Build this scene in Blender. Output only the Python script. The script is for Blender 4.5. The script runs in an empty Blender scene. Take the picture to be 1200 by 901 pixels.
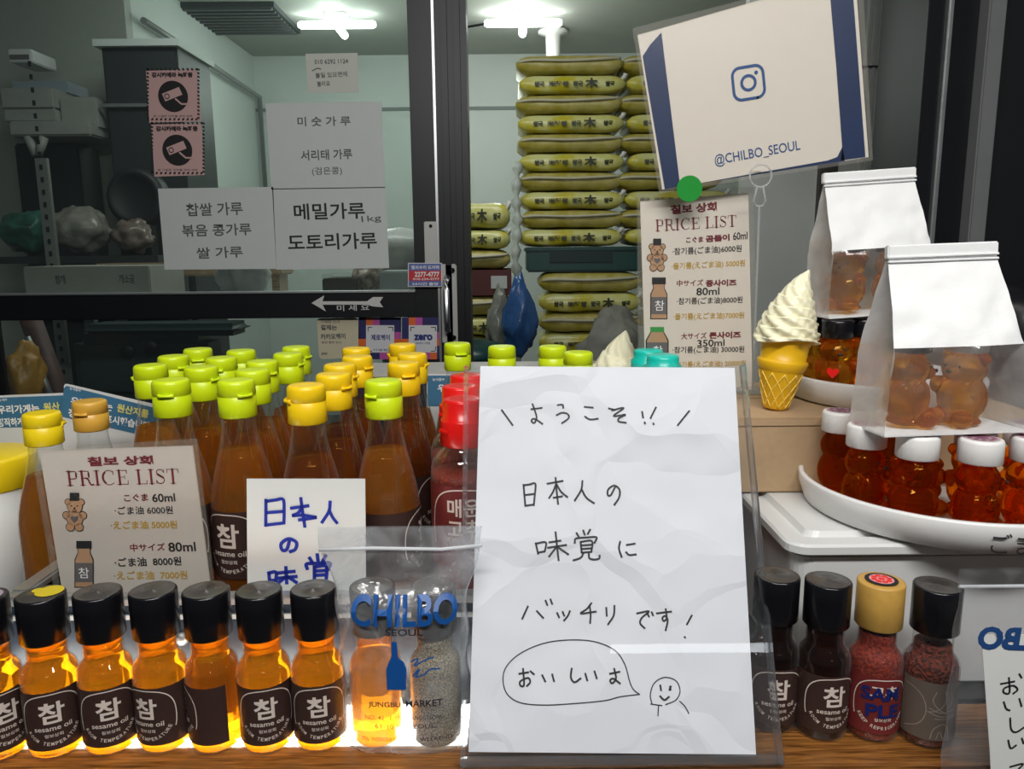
import bpy, bmesh, math, random
from mathutils import Vector, Matrix, noise as mnoise
random.seed(7)
PI = math.pi
SC = bpy.context.scene
COL = SC.collection

# ------------------------------------------------------------------ camera, world, light, exposure
F, TH, ZC, ROLL = 901.0, math.radians(10), 0.363, math.radians(.5)   # 1200x901 frame
cam_d = bpy.data.cameras.new('camera'); cam_d.sensor_fit = 'HORIZONTAL'
cam_d.sensor_width = 36; cam_d.lens = 36 * F / 1200; cam_d.clip_start = .02; cam_d.clip_end = 60
cam = bpy.data.objects.new('camera', cam_d); COL.objects.link(cam)
cam.matrix_world = Matrix.Translation((0, 0, ZC)) @ Matrix.Rotation(PI/2 - TH, 4, 'X') @ Matrix.Rotation(-ROLL, 4, 'Z')
SC.camera = cam
SC.view_settings.view_transform = 'Standard'; SC.view_settings.look = 'None'
SC.view_settings.gamma = 1; SC.view_settings.use_curve_mapping = False
SC.view_settings.exposure = 0.18
cy = SC.cycles
cy.max_bounces = 20; cy.transmission_bounces = 16; cy.transparent_max_bounces = 40; cy.glossy_bounces = 6
cy.diffuse_bounces = 4; cy.sample_clamp_indirect = 6; cy.use_denoising = True
cy.caustics_reflective = True; cy.caustics_refractive = True
world = bpy.data.worlds.new('night'); SC.world = world; world.use_nodes = True
world.node_tree.nodes['Background'].inputs[0].default_value = (.10, .12, .14, 1)
world.node_tree.nodes['Background'].inputs[1].default_value = .22

def area(name, loc, target, sx, sy, power, color=(1, 1, 1)):
    d = bpy.data.lights.new(name, 'AREA'); d.shape = 'RECTANGLE'; d.size = sx; d.size_y = sy
    d.energy = power; d.color = color
    o = bpy.data.objects.new(name, d); COL.objects.link(o); o.location = loc
    o.rotation_euler = (Vector(target) - Vector(loc)).to_track_quat('-Z', 'Y').to_euler()
    return o
area('stall_tube_lamp', (.12, -.30, 1.22), (.1, .62, .1), 1.25, .12, 19.0, (1, .98, .95))
area('awning_tube_lamp', (-.2, .75, 1.45), (0, .8, 0), 1.25, .10, 4.0, (1, .97, .92))
area('opposite_stall_lamp', (1.02, -3.2, 1.62), (1.02, .6, .1), .95, .05, 1.1, (.92, .96, 1))
area('shop_front_fill', (-.5, 2.7, 1.74), (-.3, 3.4, .4), 2.0, .3, 17, (.96, 1, .97))  # unseen fill area added to brighten the sack fronts inside the shop

# ------------------------------------------------------------------ picture <-> place
CT, ST = math.cos(TH), math.sin(TH)
def ray(px, py):
    x = (px - 600) / F; v = (450.5 - py) / F
    x, v = x*math.cos(ROLL) + v*math.sin(ROLL), -x*math.sin(ROLL) + v*math.cos(ROLL)
    return Vector((x, CT + v*ST, -ST + v*CT))
def atY(px, py, Y):
    r = ray(px, py); t = Y / r.y
    return Vector((r.x*t, Y, ZC + r.z*t))
def atZ(px, py, z):
    r = ray(px, py); t = (z - ZC) / r.z
    return Vector((r.x*t, r.y*t, z))

# ------------------------------------------------------------------ materials
MATS = {}
def nt(name):
    m = bpy.data.materials.new(name); m.use_nodes = True
    t = m.node_tree; t.nodes.clear()
    out = t.nodes.new('ShaderNodeOutputMaterial')
    return m, t, out
def noise_node(t, scale, detail=4, dist=0.0, coord='Object'):
    tc = t.nodes.new('ShaderNodeTexCoord'); n = t.nodes.new('ShaderNodeTexNoise')
    n.inputs['Scale'].default_value = scale; n.inputs['Detail'].default_value = detail
    n.inputs['Distortion'].default_value = dist
    t.links.new(tc.outputs[coord], n.inputs['Vector'])
    return n
def P(name, col, rough=.5, metal=0., var=.06, scale=30., bump=0., bscale=60., spec=.5, col2=None, coat=0., trans=0., sss=0.):
    if name in MATS: return MATS[name]
    m, t, out = nt(name)
    b = t.nodes.new('ShaderNodeBsdfPrincipled')
    n = noise_node(t, scale)
    mx = t.nodes.new('ShaderNodeMix'); mx.data_type = 'RGBA'
    a = tuple(max(0, c*(1-var)) for c in col) if col2 is None else tuple(col)
    bb = tuple(min(1, c*(1+var)) for c in col) if col2 is None else tuple(col2)
    mx.inputs[6].default_value = (*a, 1); mx.inputs[7].default_value = (*bb, 1)
    if col2 is None: t.links.new(n.outputs['Fac'], mx.inputs[0])
    else:
        r = t.nodes.new('ShaderNodeMapRange'); r.inputs[1].default_value = .40; r.inputs[2].default_value = .60
        t.links.new(n.outputs['Fac'], r.inputs[0]); t.links.new(r.outputs[0], mx.inputs[0])
    t.links.new(mx.outputs[2], b.inputs['Base Color'])
    b.inputs['Roughness'].default_value = rough; b.inputs['Metallic'].default_value = metal
    b.inputs['Specular IOR Level'].default_value = spec
    b.inputs['Coat Weight'].default_value = coat; b.inputs['Coat Roughness'].default_value = .05
    if sss:
        b.inputs['Subsurface Weight'].default_value = sss; b.inputs['Subsurface Radius'].default_value = (.004, .003, .002)
    if bump:
        n2 = noise_node(t, bscale, 5, .4); bp = t.nodes.new('ShaderNodeBump')
        bp.inputs['Strength'].default_value = bump; bp.inputs['Distance'].default_value = .004
        t.links.new(n2.outputs['Fac'], bp.inputs['Height']); t.links.new(bp.outputs[0], b.inputs['Normal'])
    t.links.new(b.outputs[0], out.inputs[0])
    MATS[name] = m
    return m
def film(name, tint=(1, 1, 1), haze=.06, hazecol=(.9, .93, .95), rough=.05, ior=1.45, bump=0., bscale=60., streak=0., edge=0.):
    """clear sheet: light passes through, fresnel reflection, a little milky haze"""
    if name in MATS: return MATS[name]
    m, t, out = nt(name)
    tr = t.nodes.new('ShaderNodeBsdfTransparent'); tr.inputs[0].default_value = (*tint, 1)
    gl = t.nodes.new('ShaderNodeBsdfGlossy'); gl.inputs['Roughness'].default_value = rough
    di = t.nodes.new('ShaderNodeBsdfDiffuse'); di.inputs[0].default_value = (*hazecol, 1)
    tl = t.nodes.new('ShaderNodeBsdfTranslucent'); tl.inputs[0].default_value = (*hazecol, 1)
    md = t.nodes.new('ShaderNodeMixShader'); md.inputs[0].default_value = .4
    t.links.new(di.outputs[0], md.inputs[1]); t.links.new(tl.outputs[0], md.inputs[2])
    fr = t.nodes.new('ShaderNodeFresnel'); fr.inputs[0].default_value = ior
    m1 = t.nodes.new('ShaderNodeMixShader'); m2 = t.nodes.new('ShaderNodeMixShader')
    m1.inputs[0].default_value = haze
    if streak:  # pale noise streaks painted in for the glints on wrinkled plastic
        n = noise_node(t, bscale*.6, 6, 1.5); r = t.nodes.new('ShaderNodeMapRange')
        r.inputs[1].default_value = .42; r.inputs[2].default_value = .72
        r.inputs[3].default_value = haze; r.inputs[4].default_value = haze + streak
        t.links.new(n.outputs['Fac'], r.inputs[0]); t.links.new(r.outputs[0], m1.inputs[0])
    if edge:  # whitens grazing edges, a painted stand-in for bright reflections along the rim
        lw = t.nodes.new('ShaderNodeLayerWeight'); lw.inputs[0].default_value = .5
        pw_ = t.nodes.new('ShaderNodeMath'); pw_.operation = 'POWER'; pw_.inputs[1].default_value = 3.5
        ma = t.nodes.new('ShaderNodeMath'); ma.operation = 'MULTIPLY_ADD'; ma.inputs[1].default_value = edge; ma.inputs[2].default_value = haze
        t.links.new(lw.outputs['Facing'], pw_.inputs[0]); t.links.new(pw_.outputs[0], ma.inputs[0])
        if streak: t.links.new(r.outputs[0], ma.inputs[2])
        t.links.new(ma.outputs[0], m1.inputs[0])
    t.links.new(tr.outputs[0], m1.inputs[1]); t.links.new(md.outputs[0], m1.inputs[2])
    ge = t.nodes.new('ShaderNodeNewGeometry'); inv = t.nodes.new('ShaderNodeMath'); inv.operation = 'SUBTRACT'; inv.inputs[0].default_value = 1
    mu = t.nodes.new('ShaderNodeMath'); mu.operation = 'MULTIPLY'
    t.links.new(ge.outputs['Backfacing'], inv.inputs[1]); t.links.new(inv.outputs[0], mu.inputs[0]); t.links.new(fr.outputs[0], mu.inputs[1])
    t.links.new(mu.outputs[0], m2.inputs[0])
    t.links.new(m1.outputs[0], m2.inputs[1]); t.links.new(gl.outputs[0], m2.inputs[2])
    if bump:
        n2 = noise_node(t, bscale, 3, 1.2); bp = t.nodes.new('ShaderNodeBump')
        bp.inputs['Strength'].default_value = bump; bp.inputs['Distance'].default_value = .004
        t.links.new(n2.outputs['Fac'], bp.inputs['Height'])
        t.links.new(bp.outputs[0], gl.inputs['Normal']); t.links.new(bp.outputs[0], fr.inputs['Normal'])
    t.links.new(m2.outputs[0], out.inputs[0])
    MATS[name] = m
    return m
def liquid(name, col, dcol, thru=.3, body=.35, rough=.02):
    """slightly cloudy coloured liquid: refracts, lets light through, scatters a little"""
    if name in MATS: return MATS[name]
    m, t, out = nt(name)
    g = t.nodes.new('ShaderNodeBsdfGlass'); g.inputs['Color'].default_value = (*col, 1)
    g.inputs['Roughness'].default_value = rough; g.inputs['IOR'].default_value = 1.40
    tr = t.nodes.new('ShaderNodeBsdfTransparent'); tr.inputs[0].default_value = (*col, 1)
    di = t.nodes.new('ShaderNodeBsdfDiffuse'); tl = t.nodes.new('ShaderNodeBsdfTranslucent')
    n = noise_node(t, 45, 2)
    mx = t.nodes.new('ShaderNodeMix'); mx.data_type = 'RGBA'
    mx.inputs[6].default_value = (*[c*.85 for c in dcol], 1); mx.inputs[7].default_value = (*dcol, 1)
    t.links.new(n.outputs['Fac'], mx.inputs[0])
    t.links.new(mx.outputs[2], di.inputs[0]); t.links.new(mx.outputs[2], tl.inputs[0])
    md = t.nodes.new('ShaderNodeMixShader'); md.inputs[0].default_value = .7
    t.links.new(di.outputs[0], md.inputs[1]); t.links.new(tl.outputs[0], md.inputs[2])
    m1 = t.nodes.new('ShaderNodeMixShader'); m1.inputs[0].default_value = thru
    t.links.new(g.outputs[0], m1.inputs[1]); t.links.new(tr.outputs[0], m1.inputs[2])
    m2 = t.nodes.new('ShaderNodeMixShader'); m2.inputs[0].default_value = body
    t.links.new(m1.outputs[0], m2.inputs[1]); t.links.new(md.outputs[0], m2.inputs[2])
    t.links.new(m2.outputs[0], out.inputs[0])
    MATS[name] = m
    return m
def glow(name, col, s):
    if name in MATS: return MATS[name]
    m, t, out = nt(name); e = t.nodes.new('ShaderNodeEmission')
    e.inputs[0].default_value = (*col, 1); e.inputs[1].default_value = s
    t.links.new(e.outputs[0], out.inputs[0]); MATS[name] = m
    return m
def wood(name, c1, c2, scale=9):
    if name in MATS: return MATS[name]
    m, t, out = nt(name); b = t.nodes.new('ShaderNodeBsdfPrincipled')
    tc = t.nodes.new('ShaderNodeTexCoord'); mp = t.nodes.new('ShaderNodeMapping'); mp.inputs['Scale'].default_value = (2.2, 40, 40)
    n = t.nodes.new('ShaderNodeTexNoise'); n.inputs['Scale'].default_value = scale; n.inputs['Detail'].default_value = 7; n.inputs['Distortion'].default_value = 1.2
    r = t.nodes.new('ShaderNodeValToRGB'); r.color_ramp.elements[0].position = .35; r.color_ramp.elements[1].position = .68
    r.color_ramp.elements[0].color = (*c1, 1); r.color_ramp.elements[1].color = (*c2, 1)
    t.links.new(tc.outputs['Object'], mp.inputs[0]); t.links.new(mp.outputs[0], n.inputs['Vector'])
    t.links.new(n.outputs['Fac'], r.inputs[0]); t.links.new(r.outputs[0], b.inputs['Base Color'])
    b.inputs['Roughness'].default_value = .28; b.inputs['Coat Weight'].default_value = .3
    t.links.new(b.outputs[0], out.inputs[0]); MATS[name] = m
    return m
def crumple(name, col, strength=.25, rough=.55):
    """paper with soft creases"""
    if name in MATS: return MATS[name]
    m, t, out = nt(name); b = t.nodes.new('ShaderNodeBsdfPrincipled')
    b.inputs['Base Color'].default_value = (*col, 1); b.inputs['Roughness'].default_value = rough
    tc = t.nodes.new('ShaderNodeTexCoord'); n = t.nodes.new('ShaderNodeTexNoise'); n.inputs['Scale'].default_value = 9; n.inputs['Detail'].default_value = 2
    v = t.nodes.new('ShaderNodeTexVoronoi'); v.feature = 'DISTANCE_TO_EDGE'; v.inputs['Scale'].default_value = 11
    mx = t.nodes.new('ShaderNodeMix'); mx.data_type = 'VECTOR'; mx.inputs[0].default_value = .12
    t.links.new(tc.outputs['Object'], mx.inputs[4]); t.links.new(n.outputs['Color'], mx.inputs[5]); t.links.new(tc.outputs['Object'], n.inputs['Vector'])
    t.links.new(mx.outputs[1], v.inputs['Vector'])
    v2 = t.nodes.new('ShaderNodeTexVoronoi'); v2.inputs['Scale'].default_value = 10; t.links.new(mx.outputs[1], v2.inputs['Vector'])
    ad = t.nodes.new('ShaderNodeMath'); ad.operation = 'ADD'
    t.links.new(v.outputs['Distance'], ad.inputs[0]); t.links.new(v2.outputs['Distance'], ad.inputs[1])
    bp = t.nodes.new('ShaderNodeBump'); bp.inputs['Strength'].default_value = strength; bp.inputs['Distance'].default_value = .012
    t.links.new(ad.outputs[0], bp.inputs['Height']); t.links.new(bp.outputs[0], b.inputs['Normal'])
    t.links.new(b.outputs[0], out.inputs[0]); MATS[name] = m
    return m

M_CLEAR = film('clear_glass', (.95, .965, .96), .004, rough=.025, ior=1.9, edge=.42)
M_ACRY = film('clear_acrylic', (.98, .985, .99), .012, rough=.015, ior=1.45)
M_LAM = film('laminate_film', (.99, .99, .99), .006, (.8, .8, .78), rough=.14, ior=1.4)
M_LAMEDGE = film('laminate_margin', (.96, .955, .94), .16, (.75, .72, .64), rough=.12, ior=1.4)
M_BAG = film('clear_plastic_bag', (.95, .96, .97), .07, (.85, .88, .92), rough=.12, ior=1.5, bump=.9, bscale=30, streak=.34, edge=.5)
M_BAG2 = film('clear_plastic_bag_back', (.93, .94, .95), .03, (.8, .83, .87), rough=.12, ior=1.5, bump=.9, bscale=30, streak=.12, edge=.5)
M_ZIP = film('zip_plastic', (.9, .9, .92), .85, (.9, .92, .94), rough=.2)
M_FROST = film('frosted_film', (.95, .95, .95), .42, (.93, .92, .90), rough=.25, bump=.3, bscale=40, streak=.18)
M_WINDOW = film('bag_window_film', (.97, .97, .97), .07, (.9, .89, .88), rough=.12, bump=.4, bscale=40, streak=.10)
M_DOORGL = film('door_glass', (.87, .91, .895), .02, (.5, .58, .58), rough=.01, ior=1.5)
M_OIL_L = liquid('sesame_oil_light', (1.0, .60, .06), (1.0, .46, .015), .30, .24)
M_OIL_B = liquid('sesame_oil_amber', (1.0, .64, .16), (.95, .40, .03), .35, .30)
M_OIL_D = liquid('sesame_oil_dark', (.92, .50, .11), (.60, .20, .015), .35, .26)
M_OIL_X = liquid('sesame_oil_blackish', (.42, .15, .03), (.06, .018, .004), .3, .2)
M_HONEY = liquid('bear_oil_amber', (.94, .42, .06), (.50, .12, .008), .22, .13)
M_HONEY2 = liquid('bear_oil_golden', (.99, .66, .16), (.60, .26, .03), .22, .15)
M_LIME = P('lime_plastic', (.66, .84, .008), .35, var=.02)
M_YEL = P('yellow_plastic', (1.0, .66, .008), .35, var=.02)
M_YELB = P('bright_yellow_plastic', (.95, .70, .01), .35, var=.03)
M_AMBERCAP = P('orange_yellow_plastic', (.75, .42, .06), .35, var=.04)
M_RED = P('red_plastic', (.80, .012, .01), .25, var=.03)
M_TEAL = P('teal_plastic', (.01, .58, .47), .3, var=.03)
M_BLACK = P('black_plastic', (.006, .006, .008), .22, var=.2)
M_BLACKTOP = P('black_cap_top_sheen', (.06, .055, .05), .25, var=.25, scale=120)  # paler than the cap sides; a brownish-grey reflection put into the colour
M_GOLD = P('brushed_gold_wood', (.55, .32, .07), .4, var=.25, scale=90)
M_WCAP = P('white_cap_plastic', (.85, .84, .82), .4, var=.02)
M_LABEL = P('dark_brown_label', (.046, .023, .019), .45, var=.12, scale=200)
M_LABELR = P('dark_red_label', (.16, .02, .02), .45, var=.1)
M_LABELG = P('grey_brown_label', (.14, .11, .09), .5, var=.1)
M_CREAM = P('label_print_cream', (.72, .62, .55), .6, var=.03)
M_WHITEP = P('white_print', (.85, .85, .84), .6, var=.02)
M_INK = P('black_ink', (.012, .012, .013), .6, var=.1)
M_GREYINK = P('grey_ink', (.10, .11, .11), .6, var=.1)
M_BLUEINK = P('blue_marker', (.012, .03, .33), .5, var=.15)
M_NAVYINK = P('navy_marker', (.008, .018, .13), .4, var=.15)
M_MAROON = P('maroon_ink', (.16, .012, .022), .6, var=.05)
M_OCHRE = P('ochre_ink', (.50, .31, .03), .6, var=.05)
M_TAN = P('tan_print', (.45, .27, .15), .6, var=.05)
M_GREYP = P('grey_print', (.13, .12, .12), .6, var=.05)
M_GREENP = P('green_print', (.04, .30, .06), .6, var=.05)
M_PAPER = crumple('crumpled_paper', (.74, .75, .78), .55)
M_PAPER2 = P('plain_paper', (.70, .71, .69), .7, var=.02, bump=.05)
M_CARD = P('warm_card', (.56, .52, .46), .6, var=.04, scale=60)
M_CARD2 = P('cream_card', (.68, .63, .55), .6, var=.03, scale=60)
M_NOTE = P('note_paper', (.66, .68, .66), .7, var=.03)
M_NAVY = P('navy_print', (.003, .019, .080), .5, var=.15, scale=25)
M_QBLUE = P('blue_logo_print', (.015, .07, .22), .6, var=.05)
M_TXTBLUE = P('deep_blue_print', (.02, .035, .20), .6, var=.05)
M_BAGBLUE = P('bag_blue_print', (.008, .085, .32), .4, var=.1)
M_BAGBLACK = P('bag_dark_print', (.02, .02, .03), .5, var=.1)
M_CARDBLUE = P('blue_sign_print', (.045, .16, .28), .5, var=.08)
M_ALU = P('brushed_aluminium', (.55, .57, .58), .35, 1., var=.08, scale=80)
M_DARKFR = P('black_frame_metal', (.012, .013, .016), .4, .3, var=.2, scale=12)
M_STEEL = P('dull_steel', (.42, .44, .44), .45, .8, var=.15, scale=25)
M_CARDBD = P('cardboard', (.44, .30, .17), .8, var=.10, scale=140, bump=.04)
M_LIDW = P('white_storage_plastic', (.66, .67, .66), .35, var=.03)
M_TRAYW = P('white_tray_plastic', (.80, .80, .79), .28, var=.02)
M_BAGP = P('white_bag_paper', (.83, .84, .84), .75, var=.02, bump=.25, bscale=55)
M_CASE = P('blue_black_case', (.012, .022, .035), .25, var=.2, scale=10)
M_CASERIM = P('case_rim_alloy', (.42, .43, .42), .35, .7, var=.1, scale=60)
M_LEDGE = P('mottled_grey_ledge', (.42, .41, .38), .4, var=.15, scale=40)
M_SOFT = P('soft_serve_cream', (.93, .89, .64), .35, var=.03, sss=.2)
M_CONE = P('yellow_cone_plastic', (.90, .52, .01), .4, var=.06)
M_CONELINE = P('cone_ridge_plastic', (.90, .62, .10), .4, var=.05)
M_SEED = P('sesame_seed', (.20, .15, .09), .6, scale=900, col2=(.62, .52, .36), bump=.8, bscale=700)
M_PEPPER = P('pepper_powder', (.13, .010, .004), .7, scale=500, col2=(.30, .03, .01), bump=.4, bscale=500)
M_FLAKE = P('pepper_flake', (.05, .014, .009), .7, scale=420, col2=(.22, .035, .016), bump=.8, bscale=400)
M_WALLG = P('pale_green_plaster', (.60, .65, .62), .7, var=.06, scale=3, bump=.05)
M_CEIL = P('grey_green_ceiling', (.40, .42, .38), .8, var=.10, scale=2)
M_FLOOR = P('dark_concrete', (.10, .10, .10), .8, var=.2, scale=6)
M_BLACKBD = P('black_board', (.010, .011, .013), .55, var=.2, scale=5)  # plain near-black, shared by the side wall, fan and machine parts

# ------------------------------------------------------------------ object bookkeeping
def tag(o, label=None, cat=None, group=None, kind=None):
    if label: o['label'] = label
    if cat: o['category'] = cat
    if group: o['group'] = group
    if kind: o['kind'] = kind
    return o
def thing(name, label, cat, loc=(0, 0, 0), rotz=0, group=None):
    o = bpy.data.objects.new(name, None); COL.objects.link(o); o.empty_display_size = .02
    o.location = loc; o.rotation_euler = (0, 0, rotz)
    return tag(o, label, cat, group)
def dup(root, loc, rotz=0, label=None, group=None, parent=None):
    r = root.copy(); COL.objects.link(r)
    if parent is not None: r.parent = parent
    else:
        r.location = loc; r.rotation_euler = (0, 0, rotz)
        if label: r['label'] = label
        if group: r['group'] = group
    for ch in root.children: dup(ch, None, parent=r)
    return r

# text outlines (built-in font), cached
_TX = {}
def text_geo(body, bold=0.):
    k = (body, bold)
    if k in _TX: return _TX[k]
    c = bpy.data.curves.new('t', 'FONT'); c.body = body; c.size = 1; c.resolution_u = 3; c.offset = bold
    o = bpy.data.objects.new('t', c); COL.objects.link(o)
    dg = bpy.context.evaluated_depsgraph_get()
    me = bpy.data.meshes.new_from_object(o.evaluated_get(dg))
    vs = [(v.co.x, v.co.y) for v in me.vertices]; fs = [tuple(p.vertices) for p in me.polygons]
    bpy.data.objects.remove(o); bpy.data.curves.remove(c); bpy.data.meshes.remove(me)
    xs = [v[0] for v in vs] or [0]; ys = [v[1] for v in vs] or [0]
    _TX[k] = (vs, fs, min(xs), max(xs), min(ys), max(ys))
    return _TX[k]
def spline(pts, n=5):
    if len(pts) < 3: return [Vector(p) for p in pts]
    P_ = [Vector(p) for p in pts]; P_ = [2*P_[0]-P_[1]] + P_ + [2*P_[-1]-P_[-2]]; out = []
    for i in range(1, len(P_)-2):
        a, b, c, d = P_[i-1:i+3]
        for k in range(n):
            t = k/n
            out.append(.5*((2*b)+(c-a)*t+(2*a-5*b+4*c-d)*t*t+(3*b-3*c+d-a)*t**3))
    out.append(P_[-2]); return out

class MB:
    """collects shapes into ONE mesh object with several material slots"""
    def __init__(s): s.bm = bmesh.new(); s.mats = []
    def mi(s, m):
        if m not in s.mats: s.mats.append(m)
        return s.mats.index(m)
    def face(s, pts, m, smooth=False):
        try: f = s.bm.faces.new([p if isinstance(p, bmesh.types.BMVert) else s.bm.verts.new(p) for p in pts])
        except ValueError: return None
        f.material_index = s.mi(m); f.smooth = smooth; return f
    def box(s, lo, hi, m, bev=0., seg=2, mat=None):
        t = bmesh.new(); bmesh.ops.create_cube(t, size=1)
        c = [(a+b)/2 for a, b in zip(lo, hi)]; d = [abs(b-a) for a, b in zip(lo, hi)]
        for v in t.verts: v.co = Vector((v.co.x*d[0]+c[0], v.co.y*d[1]+c[1], v.co.z*d[2]+c[2]))
        if bev: bmesh.ops.bevel(t, geom=t.edges[:], offset=min(bev, min(d)*.45), segments=seg, affect='EDGES')
        s.merge(t, m, mat); return s
    def merge(s, t, m, mat=None, smooth=None):
        i = s.mi(m); vm = {}
        for v in t.verts: vm[v] = s.bm.verts.new(mat @ v.co if mat is not None else v.co)
        for f in t.faces:
            try:
                g = s.bm.faces.new([vm[v] for v in f.verts]); g.material_index = i
                g.smooth = f.smooth if smooth is None else smooth
            except ValueError: pass
        t.free()
    def lathe(s, prof, m, seg=32, caps=True, smooth=True, mat=None, ribs=0, ribd=0., zr=None):
        rings = []
        for (r, z) in prof:
            ring = []
            for k in range(seg):
                a = 2*PI*k/seg; rr = r
                if ribs and zr and zr[0] <= z <= zr[1]: rr = r + ribd*math.cos(ribs*a)
                p = Vector((rr*math.cos(a), rr*math.sin(a), z))
                ring.append(s.bm.verts.new(mat @ p if mat is not None else p))
            rings.append(ring)
        for a, b in zip(rings, rings[1:]):
            for k in range(seg): s.face([a[k], a[(k+1) % seg], b[(k+1) % seg], b[k]], m, smooth)
        if caps:
            s.face(list(reversed(rings[0])), m); s.face(rings[-1], m)
        return s
    def tube(s, pts, r, m, seg=8, closed=False):
        pts = [Vector(p) for p in pts]; rings = []
        n = len(pts)
        for i, p in enumerate(pts):
            if closed: d = pts[(i+1) % n] - pts[i-1]
            else: d = pts[min(i+1, n-1)] - pts[max(i-1, 0)]
            d.normalize(); up = Vector((0, 0, 1)) if abs(d.z) < .9 else Vector((0, 1, 0))
            x = d.cross(up).normalized(); y = x.cross(d)
            rr = r[i] if isinstance(r, (list, tuple)) else r
            rings.append([s.bm.verts.new(p + rr*(math.cos(2*PI*k/seg)*x + math.sin(2*PI*k/seg)*y)) for k in range(seg)])
        pairs = list(zip(rings, rings[1:])) + ([(rings[-1], rings[0])] if closed else [])
        for a, b in pairs:
            for k in range(seg): s.face([a[k], a[(k+1) % seg], b[(k+1) % seg], b[k]], m, True)
        if not closed: s.face(list(reversed(rings[0])), m); s.face(rings[-1], m)
        return s
    def ball(s, c, r, m, seg=20, mat=None):
        t = bmesh.new(); bmesh.ops.create_uvsphere(t, u_segments=seg, v_segments=seg//2+2, radius=1)
        r = r if isinstance(r, (tuple, list)) else (r, r, r)
        for v in t.verts: v.co = Vector((v.co.x*r[0]+c[0], v.co.y*r[1]+c[1], v.co.z*r[2]+c[2]))
        s.merge(t, m, mat, True); return s
    # ---- flat art: (u,v) drawn through a map to the surface
    def poly(s, uv, m, fn):
        return s.face([fn(*p) for p in uv], m)
    def stroke(s, pts, w, m, fn, smooth=True, n=5):
        P_ = spline(pts, n) if smooth else [Vector(p) for p in pts]
        P_ = [p for i, p in enumerate(P_) if i == 0 or (p-P_[i-1]).length > 1e-7]
        if len(P_) < 2: return
        L, R = [], []
        for i, p in enumerate(P_):
            d = P_[min(i+1, len(P_)-1)] - P_[max(i-1, 0)]
            if d.length < 1e-9: d = Vector((1, 0))
            d.normalize(); q = Vector((-d.y, d.x))
            ww = (w[0] + (w[1]-w[0])*i/(len(P_)-1)) if isinstance(w, tuple) else w
            if i == 0: p = p - d*ww*.35
            if i == len(P_)-1: p = p + d*ww*.35
            L.append(s.bm.verts.new(fn(*(p+q*ww/2)))); R.append(s.bm.verts.new(fn(*(p-q*ww/2))))
        for i in range(len(P_)-1): s.face([R[i], R[i+1], L[i+1], L[i]], m)
    def disc(s, c, r, m, fn, seg=24, r0=0., ry=None):
        k = ry/r if ry else 1
        o = [(c[0]+r*math.cos(2*PI*i/seg), c[1]+r*k*math.sin(2*PI*i/seg)) for i in range(seg)]
        if r0 <= 0: return s.poly(o, m, fn)
        q = [(c[0]+r0*math.cos(2*PI*i/seg), c[1]+r0*k*math.sin(2*PI*i/seg)) for i in range(seg)]
        for i in range(seg):
            j = (i+1) % seg; s.poly([q[i], o[i], o[j], q[j]], m, fn)
    def rect(s, u0, v0, u1, v1, m, fn): return s.poly([(u0, v0), (u1, v0), (u1, v1), (u0, v1)], m, fn)
    def rrect(s, u0, v0, u1, v1, r, m, fn, seg=5):
        pts = []
        for cx, cyy, a0 in ((u1-r, v0+r, -90), (u1-r, v1-r, 0), (u0+r, v1-r, 90), (u0+r, v0+r, 180)):
            for k in range(seg+1):
                a = math.radians(a0+90*k/seg); pts.append((cx+r*math.cos(a), cyy+r*math.sin(a)))
        return s.poly(pts, m, fn)
    def text(s, body, a, b, m, fn, h=None, bold=0., cut=None, flip=False):
        """text whose outline runs from a to b (baseline points in uv)"""
        vs, fs, x0, x1, y0, y1 = text_geo(body, bold)
        if not fs: return
        a, b = Vector(a), Vector(b); d = b-a; L = d.length; d.normalize(); q = Vector((-d.y, d.x))
        sx = L/(x1-x0); sy = (h/(y1-y0)) if h else sx
        t = bmesh.new(); V = [t.verts.new((x-x0, y, 0)) for x, y in vs]
        for f in fs:
            try: t.faces.new([V[i] for i in f])
            except ValueError: pass
        if cut:
            step = cut/sx; k = step
            while k < x1-x0:
                bmesh.ops.bisect_plane(t, geom=t.verts[:]+t.edges[:]+t.faces[:], plane_co=(k, 0, 0), plane_no=(1, 0, 0), dist=1e-6); k += step
        i = s.mi(m); vm = {}
        for v in t.verts:
            x = (x1-x0-v.co.x) if flip else v.co.x
            p = a + d*(x*sx) + q*(v.co.y*sy); vm[v] = s.bm.verts.new(fn(p.x, p.y))
        for f in t.faces:
            try: g = s.bm.faces.new([vm[v] for v in f.verts]); g.material_index = i
            except ValueError: pass
        t.free()
    def build(s, name, parent=None, mat=None, loc=None, recalc=False):
        if recalc: bmesh.ops.recalc_face_normals(s.bm, faces=s.bm.faces[:])
        me = bpy.data.meshes.new(name); s.bm.to_mesh(me); s.bm.free()
        for m in s.mats: me.materials.append(m)
        o = bpy.data.objects.new(name, me); COL.objects.link(o)
        if parent is not None: o.parent = parent
        if mat is not None: o.matrix_local = mat
        if loc is not None: o.location = loc
        return o
def struct(name, mb, **k): return tag(mb.build(name, **k), kind='structure')

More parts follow.
